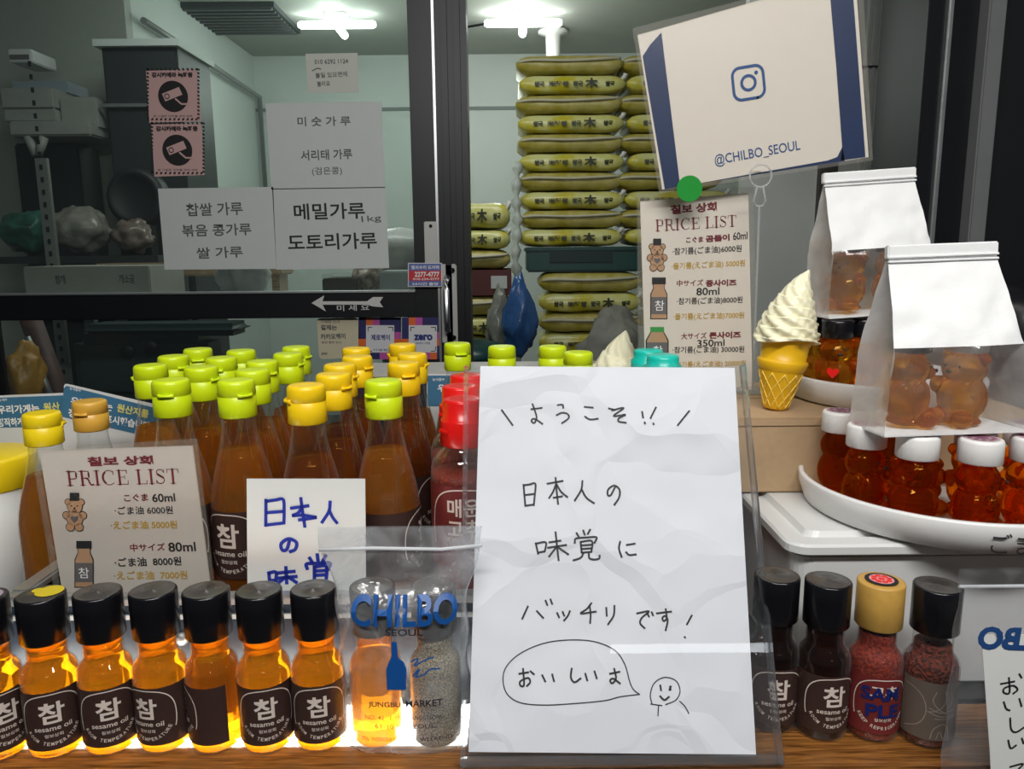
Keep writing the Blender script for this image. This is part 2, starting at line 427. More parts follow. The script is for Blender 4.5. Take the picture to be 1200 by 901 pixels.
class Plane:
    """a sheet's own plane: u right, v up, w towards the viewer"""
    def __init__(s, O, ex, ey):
        s.O = Vector(O); s.ex = Vector(ex).normalized(); ey = Vector(ey)
        s.ey = (ey - s.ex*ey.dot(s.ex)).normalized(); s.n = s.ex.cross(s.ey)
        s.M = Matrix(((s.ex.x, s.ey.x, s.n.x, s.O.x), (s.ex.y, s.ey.y, s.n.y, s.O.y), (s.ex.z, s.ey.z, s.n.z, s.O.z), (0, 0, 0, 1)))
    def uv(s, px, py):
        r = ray(px, py); c = Vector((0, 0, ZC)); t = (s.O-c).dot(s.n)/r.dot(s.n); p = c+r*t-s.O
        return Vector((p.dot(s.ex), p.dot(s.ey)))
    def uvs(s, L): return [s.uv(*p) for p in L]
    def put(s, mb, body, a, b, m, h=None, bold=0., w=.0004, **k):
        a2, b2 = s.uv(*a), s.uv(*b)
        if h: h = (s.uv(a[0], a[1]-h)-a2).length
        mb.text(body, a2, b2, m, lambda u, v: (u, v, w), h, bold, **k)
    def draw(s, mb, strokes, region, wpx, m, w=.0004):
        x0, y0, k = region
        sc = (s.uv(x0+10, y0)-s.uv(x0, y0)).length/10
        for st in strokes: mb.stroke(s.uvs([(x0+a*k, y0+b*k) for a, b in st]), wpx*sc, m, lambda u, v: (u, v, w))
def margin(mb, inner, outer, m, w=.0002):
    for i in range(4):
        j = (i+1) % 4; mb.poly([inner[i], outer[i], outer[j], inner[j]], m, lambda u, v: (u, v, w))
def sheet(mb, uv, m, th=.0004, back=None):
    """thin solid sheet with outline uv; front face at w=0"""
    n = len(uv); f = [mb.bm.verts.new((p[0], p[1], 0)) for p in uv]; b = [mb.bm.verts.new((p[0], p[1], -th)) for p in uv]
    fc = mb.face(f, m)
    mb.face(list(reversed(b)), back or m)
    for i in range(n): mb.face([f[i], b[i], b[(i+1) % n], f[(i+1) % n]], m)
    if fc:
        fc.normal_update()
        if fc.normal.z < 0: bmesh.ops.reverse_faces(mb.bm, faces=mb.bm.faces[-(n+2):])
def FL(w): return lambda u, v: (u, v, w)
def roundq(q, r, seg=4):
    """round the corners of a uv polygon"""
    out = []; n = len(q)
    for i in range(n):
        p, a, b = Vector(q[i]), Vector(q[i-1]), Vector(q[(i+1) % n])
        pa, pb = p+(a-p).normalized()*r, p+(b-p).normalized()*r
        for k in range(seg+1):
            t = k/seg; out.append((1-t)**2*pa+2*t*(1-t)*p+t*t*pb)
    return out

# serif capitals (thick stems, hairline serifs) on a unit-height cell
def serif(mb, body, a, b, m, fn):
    S, h = .13, .035
    G = {
     'I': (.36, [[(.18, 0), (.18, 1), S], [(.02, .018), (.34, .018), h], [(.02, .982), (.34, .982), h]]),
     'L': (.66, [[(.18, 0), (.18, 1), S], [(.02, .018), (.62, .018), h], [(.02, .982), (.34, .982), h], [(.615, 0), (.63, .26), .04]]),
     'E': (.70, [[(.18, 0), (.18, 1), S], [(.02, .018), (.64, .018), h], [(.02, .982), (.62, .982), h], [(.2, .52), (.48, .52), h], [(.48, .40), (.48, .64), .03], [(.64, 0), (.66, .26), .04], [(.61, .76), (.61, 1), .04]]),
     'T': (.72, [[(.36, 0), (.36, 1), S], [(.20, .018), (.52, .018), h], [(.03, .982), (.69, .982), h], [(.035, .74), (.045, 1), .035], [(.685, .74), (.675, 1), .035]]),
    }
    bow = lambda y0, y1, x: [(.18, y1), (.40, y1), (x-.03, y1-.08*(y1-y0)), (x, (y0+y1)/2), (x-.03, y0+.08*(y1-y0)), (.40, y0), (.18, y0)]
    arc = lambda a0, a1, cx, cyy, rx, ry, n=14: [(cx+rx*math.cos(math.radians(a0+(a1-a0)*i/n)), cyy+ry*math.sin(math.radians(a0+(a1-a0)*i/n))) for i in range(n+1)]
    G['P'] = (.68, [[(.18, 0), (.18, 1), S], [(.02, .018), (.36, .018), h], [(.02, .982), (.2, .982), h], [*bow(.47, .982, .61), .05], [(.585, .62), (.585, .84), .10]])
    G['R'] = (.80, [[(.18, 0), (.18, 1), S], [(.02, .018), (.34, .018), h], [(.02, .982), (.2, .982), h], [*bow(.50, .982, .60), .05], [(.575, .64), (.575, .85), .10], [(.38, .5), (.52, .40), (.60, .12), (.70, .02), (.80, .05), .09]])
    G['C'] = (.82, [[*arc(48, 312, .45, .5, .39, .5), .045], [*arc(130, 230, .47, .5, .36, .47, 8), .11], [(.71, .70), (.71, .95), .04]])
    G['S'] = (.60, [[(.50, .80), (.42, .95), (.28, .98), (.14, .92), (.10, .76), (.18, .62), (.38, .48), (.50, .34), (.50, .18), (.40, .05), (.26, .02), (.12, .08), (.07, .22), .05], [(.15, .66), (.30, .54), (.45, .42), .12], [(.52, .75), (.52, .98), .03], [(.055, .02), (.055, .27), .03]])
    G[' '] = (.30, [])
    tot = sum(G[c][0]+.06 for c in body)
    a, b = Vector(a), Vector(b); d = (b-a); k = d.length/tot; d.normalize(); q = Vector((-d.y, d.x)); x = 0
    f2 = lambda u, v: fn(*(a+d*u+q*v))
    for c in body:
        adv, st = G[c]
        for sk in st:
            mb.stroke([((x+p[0])*k, p[1]*k*.88) for p in sk[:-1]], sk[-1]*k, m, f2, smooth=len(sk) > 3, n=3)
        x += adv+.06

# ------------------------------------------------------------------ the room
ZF, ZCE, YB = -.95, 1.80, 6.1
DY = 2.0                                                    # plane of the sliding door
struct('floor', MB().box((-4, -4.5, ZF-.05), (4, YB+.1, ZF), M_FLOOR))
struct('ceiling', MB().box((-4, 2.05, ZCE), (4, YB+.1, ZCE+.06), M_CEIL))
b = MB(); b.box((-4, YB, ZF), (4, YB+.1, ZCE), M_WALLG)
zj = atY(560, 127, YB).z
b.box((-4, YB-.012, zj-.012), (4, YB, zj+.012), P('joint_grey', (.22, .25, .24), .8))  # darker grey panel joint line
struct('wall_back', b)
xl = atY(300, 125, YB).x
b = MB(); b.box((xl-.06, 4.18, ZF), (xl, YB, ZCE), M_WALLG); b.box((-3.5, 2.3, ZF), (-3.44, 4.12, ZCE), M_WALLG); struct('wall_left', b)
xr = 2.6
struct('wall_right', MB().box((xr, 2.3, ZF), (xr+.06, YB, ZCE), M_WALLG))
# conduit where the left wall meets the slab
b = MB(); b.tube([(xl+.05, 4.2, 1.53), (xl+.05, YB-.06, 1.50), (xl+.05, YB-.05, .2)], .018, M_STEEL)
tag(b.build('wall_conduit'), 'thin grey conduit running along the left wall behind the glass', 'pipe')
# grey grille set in the ceiling
b = MB(); ga = atZ(262, 4, ZCE-.01); gb = atZ(352, 36, ZCE-.01)
b.box((ga.x-.35, min(ga.y, gb.y), ZCE-.03), (gb.x, max(ga.y, gb.y), ZCE), P('grille_dark', (.05, .06, .06), .6))
g0, g1 = min(ga.y, gb.y), max(ga.y, gb.y)
for k in range(9):
    y = g0+(g1-g0)*(k+.5)/9; b.box((ga.x-.33, y-.012, ZCE-.04), (gb.x-.02, y+.012, ZCE-.03), P('grille_slat', (.11, .12, .12), .6))
tag(b.build('ceiling_grille'), 'dark ventilation grille set into the shop ceiling', 'vent')

def cross_lamp(px, py, label):
    c = atZ(px, py, ZCE-.06)
    t = thing('ceiling_lamp', label, 'lamp', c, 0, 'cross shaped ceiling lamps')
    MB().box((-.07, -.07, .02), (.07, .07, .06), M_WCAP, .008).build('mount', t)
    e = glow('lamp_white', (.95, 1, .96), 14)
    L = .24
    MB().tube([(-L, 0, 0), (-L+.02, 0, 0), (L-.02, 0, 0), (L, 0, 0)], [.014, .024, .024, .014], e, 12).build('tube', t)
    MB().tube([(0, -L, -.005), (0, -L+.02, -.005), (0, L-.02, -.005), (0, L, -.005)], [.014, .024, .024, .014], e, 12).build('tube', t)
    d = bpy.data.lights.new('lamp_light', 'POINT'); d.energy = 8; d.color = (.9, 1, .93); d.shadow_soft_size = .2
    o = bpy.data.objects.new('lamp_light', d); COL.objects.link(o); o.location = (0, -.3, -.45); o.parent = t
    return t
cross_lamp(613, 27, 'white cross shaped tube lamp on the ceiling above the rice sacks')
cross_lamp(395, 29, 'white cross shaped tube lamp seen through the door glass')
# pipe elbow under ceiling
b = MB(); p = atY(648, 45, 5.45)
b.lathe([(.10, .06), (.10, .045), (.05, .03), (.045, -.12), (.05, -.14)], M_WCAP, 20)
o = b.build('ceiling_pipe', loc=(p.x, p.y, ZCE-.07)); tag(o, 'short white pipe stub hanging from the ceiling beside the lamp', 'pipe')
b = MB(); a0 = atZ(545, 32, ZCE-.02); a1 = atZ(580, 24, ZCE-.02)
b.tube([(a0.x-.3, a0.y, ZCE-.012), (a0.x, a0.y, ZCE-.02), (a1.x, a1.y, ZCE-.03)], .008, M_BLACK)
tag(b.build('lamp_cable'), 'dark cable running across the ceiling to the right lamp', 'cable')

# ---- sliding glass door and jamb
door = thing('door_1', None, None, (0, DY, 0)); tag(door, kind='structure')
def dz(py, px=300): return atY(px, py, DY).z
def dx(px, py=300): return atY(px, py, DY).x
def slanted(mb, xa, xb, z0, z1, y0, y1, m):            # straight upright board
    mb.box((xa, y0, z0), (xb, y1, z1), m, .003)
sx0, sx1, sx2 = dx(484, 200), dx(514, 200), dx(550, 200)
LX = dx(-60)
b = MB(); slanted(b, sx0, sx1, ZF, ZCE, -.03, .01, M_DARKFR); b.build('stile', door)
b = MB(); b.box((sx1-.006, -.036, ZF), (sx1, -.03, ZCE), M_ALU); b.build('seal_strip', door)
b = MB(); b.box((LX, -.03, dz(372)), (sx0, .01, dz(343)), M_DARKFR, .002)
b.box((LX, -.034, dz(343)), (sx0, .0, dz(341)), M_STEEL); b.build('middle_rail', door)
b = MB(); b.box((dx(-40), -.03, ZF), (dx(4, 420), .01, dz(372)), M_DARKFR, .002); b.build('lower_stile', door)
b = MB(); b.box((LX, -.008, dz(343)), (sx0+.005, -.002, ZCE), M_DOORGL); b.build('upper_pane', door)
b = MB(); b.box((dx(-30), -.008, ZF), (sx0+.005, -.002, dz(371)), M_DOORGL); b.build('lower_pane', door)
h = dx(528, 350)
hp = MB().box((h-.020, -.045, dz(402)), (h+.020, -.037, dz(311)), P('light_plate', (.50, .50, .48), .45, .2), .003).build('handle_plate', door)
hb = MB(); z0, z1 = dz(388), dz(326)
hb.tube([(h-.004, -.045, z0), (h-.004, -.075, z0+.008), (h-.004, -.078, z0+.03), (h-.004, -.078, z1-.03), (h-.004, -.075, z1-.008), (h-.004, -.045, z1)], .008, M_ALU, 10)
hb.build('handle_bar', hp)
for (ax, az) in ((h+.010, dz(318)), (h+.010, dz(395))):
    s_ = MB(); s_.lathe([(.006, 0), (.006, .006), (.004, .008)], M_BLACK, 12, mat=Matrix.Translation((ax, -.045, az)) @ Matrix.Rotation(PI/2, 4, 'X')); s_.build('screw', hp)
lx = dx(507, 280)
b = MB(); b.box((lx-.017, -.040, dz(331)), (lx+.015, -.034, dz(262)), P('light_plate', (.50, .50, .48), .45, .2), .002)
b.lathe([(.004, 0), (.004, .003)], M_BLACK, 10, mat=Matrix.Translation((lx, -.04, dz(267))) @ Matrix.Rotation(PI/2, 4, 'X')); b.build('lock_plate', door)
b = MB()
for k in range(5):
    xa = sx1+(sx2-sx1)*k/5; b.box((xa, -.035-.010*(k % 2), ZF), (xa+(sx2-sx1)/5, .05, ZCE), M_DARKFR)
struct('trim_1', b, loc=(0, DY, 0))

# ---- right hand side: ribbed shutter panel, dark posts, grey post, black board
SY = 2.05
b = MB()
x0, x1 = atY(868, 250, SY).x, atY(1086, 100, SY).x
b.box((x0, SY, ZF), (x1, SY+.03, ZCE), P('grey_shutter_metal', (.50, .53, .50), .38, .2, var=.25, scale=5))
for k in range(12):
    xa = atY(1012+7*k, 100, SY).x; b.box((xa, SY-.008, ZF), (xa+.008, SY, ZCE), P('shutter_rib', (.56, .59, .56), .35, .2))
b.box((atY(952, 300, SY).x, SY-.02, ZF), (atY(972, 300, SY).x, SY, ZCE), P('dark_brown_channel', (.03, .028, .024), .5))
b.box((atY(1008, 60, SY).x, SY-.01, dz(74, 1040)), (atY(1050, 60, SY).x, SY-.004, dz(72, 1040)), P('dark_brown_channel', (.03, .028, .024), .5))
struct('wall_side', b)
b = MB(); pts = [(1073, -20), (1078, 15), (1077, 60), (1079, 100), (1086, 140)]
b.tube(spline([tuple(atY(*p, SY-.03)) for p in pts]), .006, M_BLACK); tag(b.build('hanging_cable'), 'dark cable hanging down the ribbed grey panel', 'cable')
RY = 1.55
b = MB()
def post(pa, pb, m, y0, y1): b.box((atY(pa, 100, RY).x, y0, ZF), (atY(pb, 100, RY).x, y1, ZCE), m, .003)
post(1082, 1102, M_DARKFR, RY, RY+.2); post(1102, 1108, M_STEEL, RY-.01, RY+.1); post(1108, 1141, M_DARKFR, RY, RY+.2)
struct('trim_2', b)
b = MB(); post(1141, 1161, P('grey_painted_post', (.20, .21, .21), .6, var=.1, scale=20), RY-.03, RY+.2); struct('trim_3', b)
b = MB(); post(1161, 1500, M_BLACKBD, RY+.05, RY+.2); struct('wall_black', b)
# dark hooded chair back in the corner
b = MB(); c0 = atY(1200, 425, 1.42)
prof = []
for k in range(13):
    t = k/12; prof.append((.100*math.sqrt(max(0, 1-(2*t-1)**4))+.001, -.14+.30*t))
b.lathe(prof, P('black_vinyl', (.012, .012, .014), .3), 32); o = b.build('backrest')
ch = thing('stool', 'black padded stool back in the dark corner at right', 'chair', (c0.x, c0.y, ZF))
o.parent = ch; o.location = (0, 0, c0.z-ZF)
b = MB(); b.tube([(.0, -.03, c0.z-ZF-.2), (0, -.09, c0.z-ZF-.06), (0, -.10, c0.z-ZF+.04)], .008, M_STEEL); b.lathe([(.12, 0), (.12, .01), (.02, .03), (.02, c0.z-ZF-.25), (.10, c0.z-ZF-.2), (.10, c0.z-ZF-.13)], M_BLACK, 24); b.build('base', ch)

# ------------------------------------------------------------------ counter
struct_dark = P('counter_dark_paint', (.02, .02, .022), .5, var=.2)
ct = thing('counter', 'long brown wooden counter plank along the bottom edge of the display', 'counter', (0, .5, ZF))
b = MB(); b.box((-1.1, -.016, -ZF-.030), (1.1, .068, -ZF), wood('oiled_wood', (.09, .030, .006), (.36, .15, .035)), .005); b.build('front_plank', ct)
b = MB(); b.box((-1.1, .068, -ZF-.03), (1.1, .72, -ZF-.0005), struct_dark, .003); b.build('top_board', ct)
b = MB(); b.box((-1.1, .02, 0), (1.1, .72, -ZF-.03), struct_dark); b.build('cabinet', ct)

# dark case that holds the tall bottles
case = thing('bottle_case', 'shallow blue black display case with a grey metal rim holding the tall bottles', 'display case', (0, 0, 0))
CY0, CZ = .592, .085
cl = atZ(16, 692, CZ); cr = .185
b = MB(); b.box((cl.x, CY0, 0), (cr, CY0+.008, CZ-.008), M_CASE); b.box((cl.x, CY0-.002, CZ-.020), (cr, CY0, CZ-.016), M_STEEL); b.build('front_wall', case)
b = MB(); b.box((cl.x-.004, CY0-.003, CZ-.008), (cr, CY0+.010, CZ), M_CASERIM, .002); b.build('rim', case)
b = MB(); b.box((cl.x-.002, CY0+.01, 0), (cl.x+.008, .84, CZ-.008), M_CASE); b.build('side_wall', case)
b = MB(); b.box((cl.x-.004, CY0+.012, CZ-.008), (cl.x+.012, .84, CZ), M_CASERIM, .002); b.build('side_rim', case)
for px in (213, 500):
    q = atY(px, 748, CY0); b = MB(); b.ball((q.x, CY0-.001, q.z), (.006, .004, .006), M_STEEL, 12); b.build('rivet', case)
# white strip lamp behind the small bottles
led = thing('strip_lamp', 'flat white light strip glowing under the front row of small bottles', 'lamp', (0, .52, 0))
MB().box((-.46, -.005, -.004), (-.034, .050, .0002), M_ALU, .0002).build('channel', led)
MB().box((-.458, -.0025, .0002), (-.036, .048, .0006), glow('strip_white', (1, .97, .92), 10), .0001).build('diffuser', led)
# grey ledge at the back of the display
lz = .185
b = MB(); xa, xb = atZ(405, 437, lz).x, atZ(842, 437, lz).x; ya = atZ(480, 437, lz).y
b.box((xa, ya, 0), (xb, ya+.012, lz-.008), M_CASE); b.box((xa-.01, ya-.004, lz-.008), (xb+.01, ya+.11, lz), M_LEDGE, .003); b.box((xa, ya+.09, 0), (xb, ya+.10, lz-.008), M_CASE)
tag(b.build('back_ledge'), 'mottled grey ledge behind the yellow-capped bottles', 'ledge')
YL = ya

# ------------------------------------------------------------------ oil bottles
def body_profile(scale=1.0):
    return [(.0, 0), (.024, 0), (.0282, .002), (.0295, .006), (.0295, .060), (.0295, .130), (.0291, .138), (.0280, .147), (.0260, .158), (.0234, .169), (.0206, .180), (.0180, .190), (.0160, .199), (.0146, .208), (.0140, .222), (.0140, .226), (0, .226)]
def shrink(prof, d, ztop, z0=.002):
    out = [(0, z0)]
    pr = [p for p in prof if p[0] > 0]
    for r, z in pr:
        if z < ztop: out.append((max(.001, r-d), max(z, z0)))
    # interpolate the radius at ztop
    for (r0, a), (r1, c) in zip(pr, pr[1:]):
        if a <= ztop <= c and c > a:
            r = r0+(r1-r0)*(ztop-a)/(c-a); out.append((r-d, ztop)); break
    out.append((0, ztop)); return out
def lath(prof, m, seg=36):
    mb = MB(); rings = []
    for r, z in prof:
        if r <= 1e-9: rings.append([mb.bm.verts.new((0, 0, z))])
        else: rings.append([mb.bm.verts.new((r*math.cos(2*PI*k/seg), r*math.sin(2*PI*k/seg), z)) for k in range(seg)])
    for a, b in zip(rings, rings[1:]):
        for k in range(seg):
            j = (k+1) % seg
            if len(a) == 1 and len(b) == 1: continue
            if len(a) == 1: mb.face([a[0], b[j], b[k]], m, True)
            elif len(b) == 1: mb.face([a[k], a[j], b[0]], m, True)
            else: mb.face([a[k], a[j], b[j], b[k]], m, True)
    return mb
def cyl(r): return lambda u, v: (r*math.sin(u/r), -r*math.cos(u/r), v)
def oil_label(r, z0, z1, half, m=M_LABEL, art=True, ink=M_CREAM, mid=0., ang=2.2, big='참', small='sesame oil', tiny='칠보상회', arc='ROOM TEMPERATURE'):
    """wrap-round label: arch outline, big letter, small lines, curved line at the foot"""
    mb = MB(); n = 40; rr = r+.0003
    for i in range(n):
        a0, a1 = -ang+2*ang*i/n, -ang+2*ang*(i+1)/n
        mb.face([(rr*math.sin(a0), -rr*math.cos(a0), z0), (rr*math.sin(a1), -rr*math.cos(a1), z0), (rr*math.sin(a1), -rr*math.cos(a1), z1), (rr*math.sin(a0), -rr*math.cos(a0), z1)], m, True)
    if art:
        fn = cyl(r+.0006); hh = (z1-z0); zc = z0+hh*.50; ry = hh*.46; k = half/.024
        pts = [(mid+half*math.copysign(abs(math.cos(t))**.72, math.cos(t)), zc+ry*math.copysign(abs(math.sin(t))**.8, math.sin(t))) for t in [math.radians(-22+224*i/30) for i in range(31)]]
        mb.stroke(pts, .0009*k, ink, fn, n=2)
        if len(big) <= 1:
            mb.text(big, (mid-half*.40, z0+hh*.50), (mid+half*.40, z0+hh*.50), ink, fn, hh*.36, .022, cut=.002)
        else:
            for j, row in enumerate(big.split('\n')):
                zz = z0+hh*(.66-.25*j); mb.text(row, (mid-half*.46, zz), (mid+half*.46, zz), ink, fn, hh*.22, .02, cut=.002)
        if small: mb.text(small, (mid-half*.58, z0+hh*.345), (mid+half*.58, z0+hh*.345), ink, fn, hh*.085, .012, cut=.002)
        if tiny: mb.text(tiny, (mid-half*.28, z0+hh*.235), (mid+half*.28, z0+hh*.235), ink, fn, hh*.06, .01, cut=.002)
        if arc:
            N = len(arc); cs = .0030*k
            for i, c in enumerate(arc):
                if c == ' ': continue
                t = math.radians(205+130*(i+.5)/N); px = mid+half*.93*math.cos(t); pz = zc+ry*.90*math.sin(t)
                d = Vector((-math.sin(t)*half, math.cos(t)*ry)).normalized(); cw = cs*.30 if c == 'I' else cs*.72
                p = Vector((px, pz)); mb.text(c, p-d*cw/2, p+d*cw/2, ink, fn, cs, .01)
    return mb
def flip_cap(m, r=.0165, h=.033, z0=.2175):
    mb = MB(); s = h
    mb.lathe([(r*.94, z0), (r, z0+.001), (r, z0+s*.56), (r-.0006, z0+s*.575), (r-.0006, z0+s*.595), (r, z0+s*.61), (r*.985, z0+s*.90), (r*.94, z0+s*.97), (r*.86, z0+s), (r*.5, z0+s-.0006), (.001, z0+s-.0008)], m, 36)
    return mb
def cap_tab(m, r=.0165, z=.238):
    mb = MB(); N = 9; up, dn, o1, o2 = [], [], [], []
    for k in range(N):
        t = -1+2*k/(N-1); a = t*.42; hh = .0009+.0016*abs(t)**2; ro = r+.0028-.0016*abs(t)**2
        for L, rr, zz in ((up, r-.001, z+hh), (o1, ro, z+hh*.7), (o2, ro, z-hh*.7), (dn, r-.001, z-hh)):
            L.append(mb.bm.verts.new((rr*math.sin(a), -rr*math.cos(a), zz)))
    for k in range(N-1):
        for A, B in ((up, o1), (o1, o2), (o2, dn)): mb.face([A[k], B[k], B[k+1], A[k+1]], m, True)
    mb.face([up[0], dn[0], o2[0], o1[0]], m); mb.face([up[-1], o1[-1], o2[-1], dn[-1]], m)
    return mb
BP = body_profile()
def make_tall(capm, oilm, label, name='oil_bottle', labelrot=0., fill=.188):
    t = thing(name, label, 'bottle')
    lath(BP, M_CLEAR).build('glass_body', t)
    if oilm: lath(shrink(BP, .0011, fill), oilm).build('oil', t)
    c = flip_cap(capm).build('cap', t); c.rotation_euler = (0, 0, 0)
    cap_tab(capm).build('cap_tab', c)
    l = oil_label(.0295, .0745, .137, .0285).build('label', t); l.rotation_euler = (0, 0, labelrot)
    return t
tall_spec = [  # px, top y, cap width px, colour, tab turn, label turn, label
 ('a', 181, 423, 39, 'g', -80, 'lime-capped tall oil bottle at the left front corner, beside the blue card'),
 ('b', 200, 438, 44.6, 'g', 5, 'lime-capped tall oil bottle directly behind the left price list card'),
 ('c', 208.5, 413.6, 35.5, 'g', 60, 'lime-capped oil bottle second from front in the leftmost lime column'),
 ('d', 232, 427, 39, 'g', 75, 'lime-capped oil bottle second from front in the middle lime column'),
 ('e', 233, 404, 33.6, 'g', 20, 'lime-capped oil bottle at the far back of the leftmost lime column'),
 ('f', 256, 417, 35, 'g', 0, 'lime-capped oil bottle third from front in the middle lime column'),
 ('g', 278, 408, 34, 'g', 130, 'lime-capped oil bottle at the far back of the middle lime column'),
 ('h', 277, 442, 43.2, 'g', 45, 'lime-capped oil bottle with round label showing, left of the blue handwritten note'),
 ('i', 294.5, 432, 39, 'g', 160, 'lime-capped oil bottle second in the column behind the one left of the blue note'),
 ('j', 312, 423, 36, 'g', 50, 'lime-capped oil bottle third in the column left of the yellow caps'),
 ('k', 332, 413, 35, 'g', 80, 'lime-capped oil bottle fourth in the column left of the yellow caps'),
 ('l', 346, 403, 33, 'g', 75, 'lime-capped oil bottle rearmost in the column left of the yellow caps'),
 ('m', 363, 447, 44.6, 'y', -60, 'yellow-capped dark oil bottle right above the blue handwritten note'),
 ('n', 390, 438, 40, 'y', 60, 'yellow-capped oil bottle second from front in the left yellow column'),
 ('o', 400, 429, 37.6, 'y', 80, 'yellow-capped oil bottle third from front in the left yellow column'),
 ('p', 416, 419, 35.6, 'y', 60, 'yellow-capped oil bottle fourth from front in the left yellow column'),
 ('q', 418, 409, 32, 'y', 150, 'yellow-capped oil bottle rearmost in the left yellow column'),
 ('r', 471, 404, 31, 'y', -85, 'yellow-capped oil bottle rearmost of three behind the lone front lime cap'),
 ('s', 482, 418, 33.5, 'y', 85, 'yellow-capped oil bottle in the middle of three behind the lone front lime cap'),
 ('t', 473, 428, 36.5, 'y', 25, 'yellow-capped oil bottle nearest behind the lone front lime cap'),
 ('u', 449, 446.5, 43, 'g', -35, 'lime-capped amber oil bottle at front, between the blue note and red caps'),
 ('v', 536, 406, 30, 'g', 20, 'lime-capped oil bottle standing behind the red-capped pepper bottles'),
 ('w', 589, 410, 31, 'g', 180, 'lime cap of a bottle peeking over the left half of the handwritten sign'),
 ('x', 648, 411, 31, 'g', 180, 'rear lime cap of two peeking over the middle of the handwritten sign'),
 ('y', 676, 421, 32, 'g', 180, 'front lime cap of two peeking over the middle of the handwritten sign'),
]
pos = []
for n, px, py, w, c, tr, lb in tall_spec:
    d = F*.033/w; r = ray(px, py+2); p1 = r*d+Vector((0, 0, ZC)); p2 = atZ(px, py+2, .2505)
    p = (p1+p2)/2; pos.append(Vector((p.x, p.y)))
for n_, px_ in (('w', 589), ('x', 648), ('y', 676)):                  # these must clear the sign's back
    pass
for it in range(200):
    for i in range(len(pos)):
        for j in range(i):
            d = pos[i]-pos[j]
            if 1e-6 < d.length < .0598:
                k = (.0598-d.length)/2; d.normalize(); pos[i] += d*k; pos[j] -= d*k
protoG = protoY = None
TURN = {'h': -.25, 'u': 1.6, 'b': .2, 'm': .9, 't': 1.4}
for (n, px, py, w, c, tr, lb), q in zip(tall_spec, pos):
    grp = 'lime-capped tall oil bottles' if c == 'g' else 'yellow-capped tall oil bottles'
    loc = (q.x, q.y, 0)
    if c == 'g':
        if protoG is None: protoG = make_tall(M_LIME, M_OIL_B, lb)
        o = protoG if n == 'a' else dup(protoG, loc, 0, lb)
    else:
        if protoY is None: protoY = make_tall(M_YEL, M_OIL_D, lb); o = protoY
        else: o = dup(protoY, loc, 0, lb)
    o.location = loc; o['group'] = grp; o['label'] = lb
    for chd in o.children:
        if chd.name.startswith('cap'): chd.rotation_euler = (0, 0, math.radians(tr))
        if chd.name.startswith('label'): chd.rotation_euler = (0, 0, TURN.get(n, random.uniform(-1.5, 1.5)))

# shorter bottles by the white tub
SB = [(r*1.0, z*.86) for r, z in BP]
def make_short(capm, oilm, lb, px, py, Y, fill):
    p = atY(px, py, Y)
    t = thing('oil_bottle', lb, 'bottle', (p.x, Y, 0)); k = p.z/.2505
    pr = [(r, z*k) for r, z in BP]
    lath(pr, M_CLEAR).build('glass_body', t)
    if oilm: lath(shrink(pr, .0011, fill), oilm).build('oil', t)
    c = flip_cap(capm, .0165, .030, .2205*k-.0005).build('cap', t); cap_tab(capm, .0165, .2205*k+.018).build('cap_tab', c)
    c.rotation_euler = (0, 0, math.radians(-5 if oilm is None else 120))
    return t
make_short(M_YELB, M_OIL_B, 'bright yellow-capped oil bottle beside the white tub at far left', 49, 488, .70, .158)
make_short(M_AMBERCAP, None, 'empty clear bottle with an orange-yellow flip cap behind the left price list', 105, 474, .765, .1)

# red-capped pepper bottles
RP = [(0, 0), (.026, 0), (.0292, .002), (.030, .006), (.030, .168), (.0293, .177), (.0270, .184), (.0230, .189), (.0200, .192), (.0186, .194), (.0180, .196), (.0180, .205), (0, .205)]
def make_red(lb):
    t = thing('pepper_bottle', lb, 'bottle', group='red-capped pepper powder bottles')
    lath(RP, M_CLEAR).build('glass_body', t)
    lath(shrink(RP, .0012, .172), M_PEPPER).build('pepper_powder', t)
    mb = MB(); z = .196
    mb.lathe([(.0195, z), (.0205, z+.001), (.0205, z+.021), (.0198, z+.023), (.0180, z+.024), (.0178, z+.038), (.0168, z+.040), (.012, z+.0405), (.001, z+.0400)], M_RED, 40, ribs=20, ribd=.0003, zr=(z+.001, z+.021))
    c = mb.build('cap', t)
    MB().box((-.006, -.0225, z+.012), (.006, -.0195, z+.016), M_RED, .001).build('cap_tab', c); c.rotation_euler = (0, 0, -.9)
    oil_label(.030, .092, .166, .031, M_LABELR, True, M_CREAM, big='매운\n고추', small='hot pepper powder', arc='').build('label', t)
    return t
lbs = ['front red-capped pepper powder bottle at the left edge of the sign', 'middle red-capped pepper powder bottle at the left edge of the sign', 'rearmost red-capped pepper powder bottle at the left edge of the sign']
pr = None
for lb, (px, Y) in zip(lbs, ((543, .652), (540, .716), (548, .780))):
    p = atY(px, 464, Y)
    if pr is None: pr = make_red(lb); o = pr
    else: o = dup(pr, (0, 0, 0), 0, lb)
    o.location = (p.x, Y, 0)

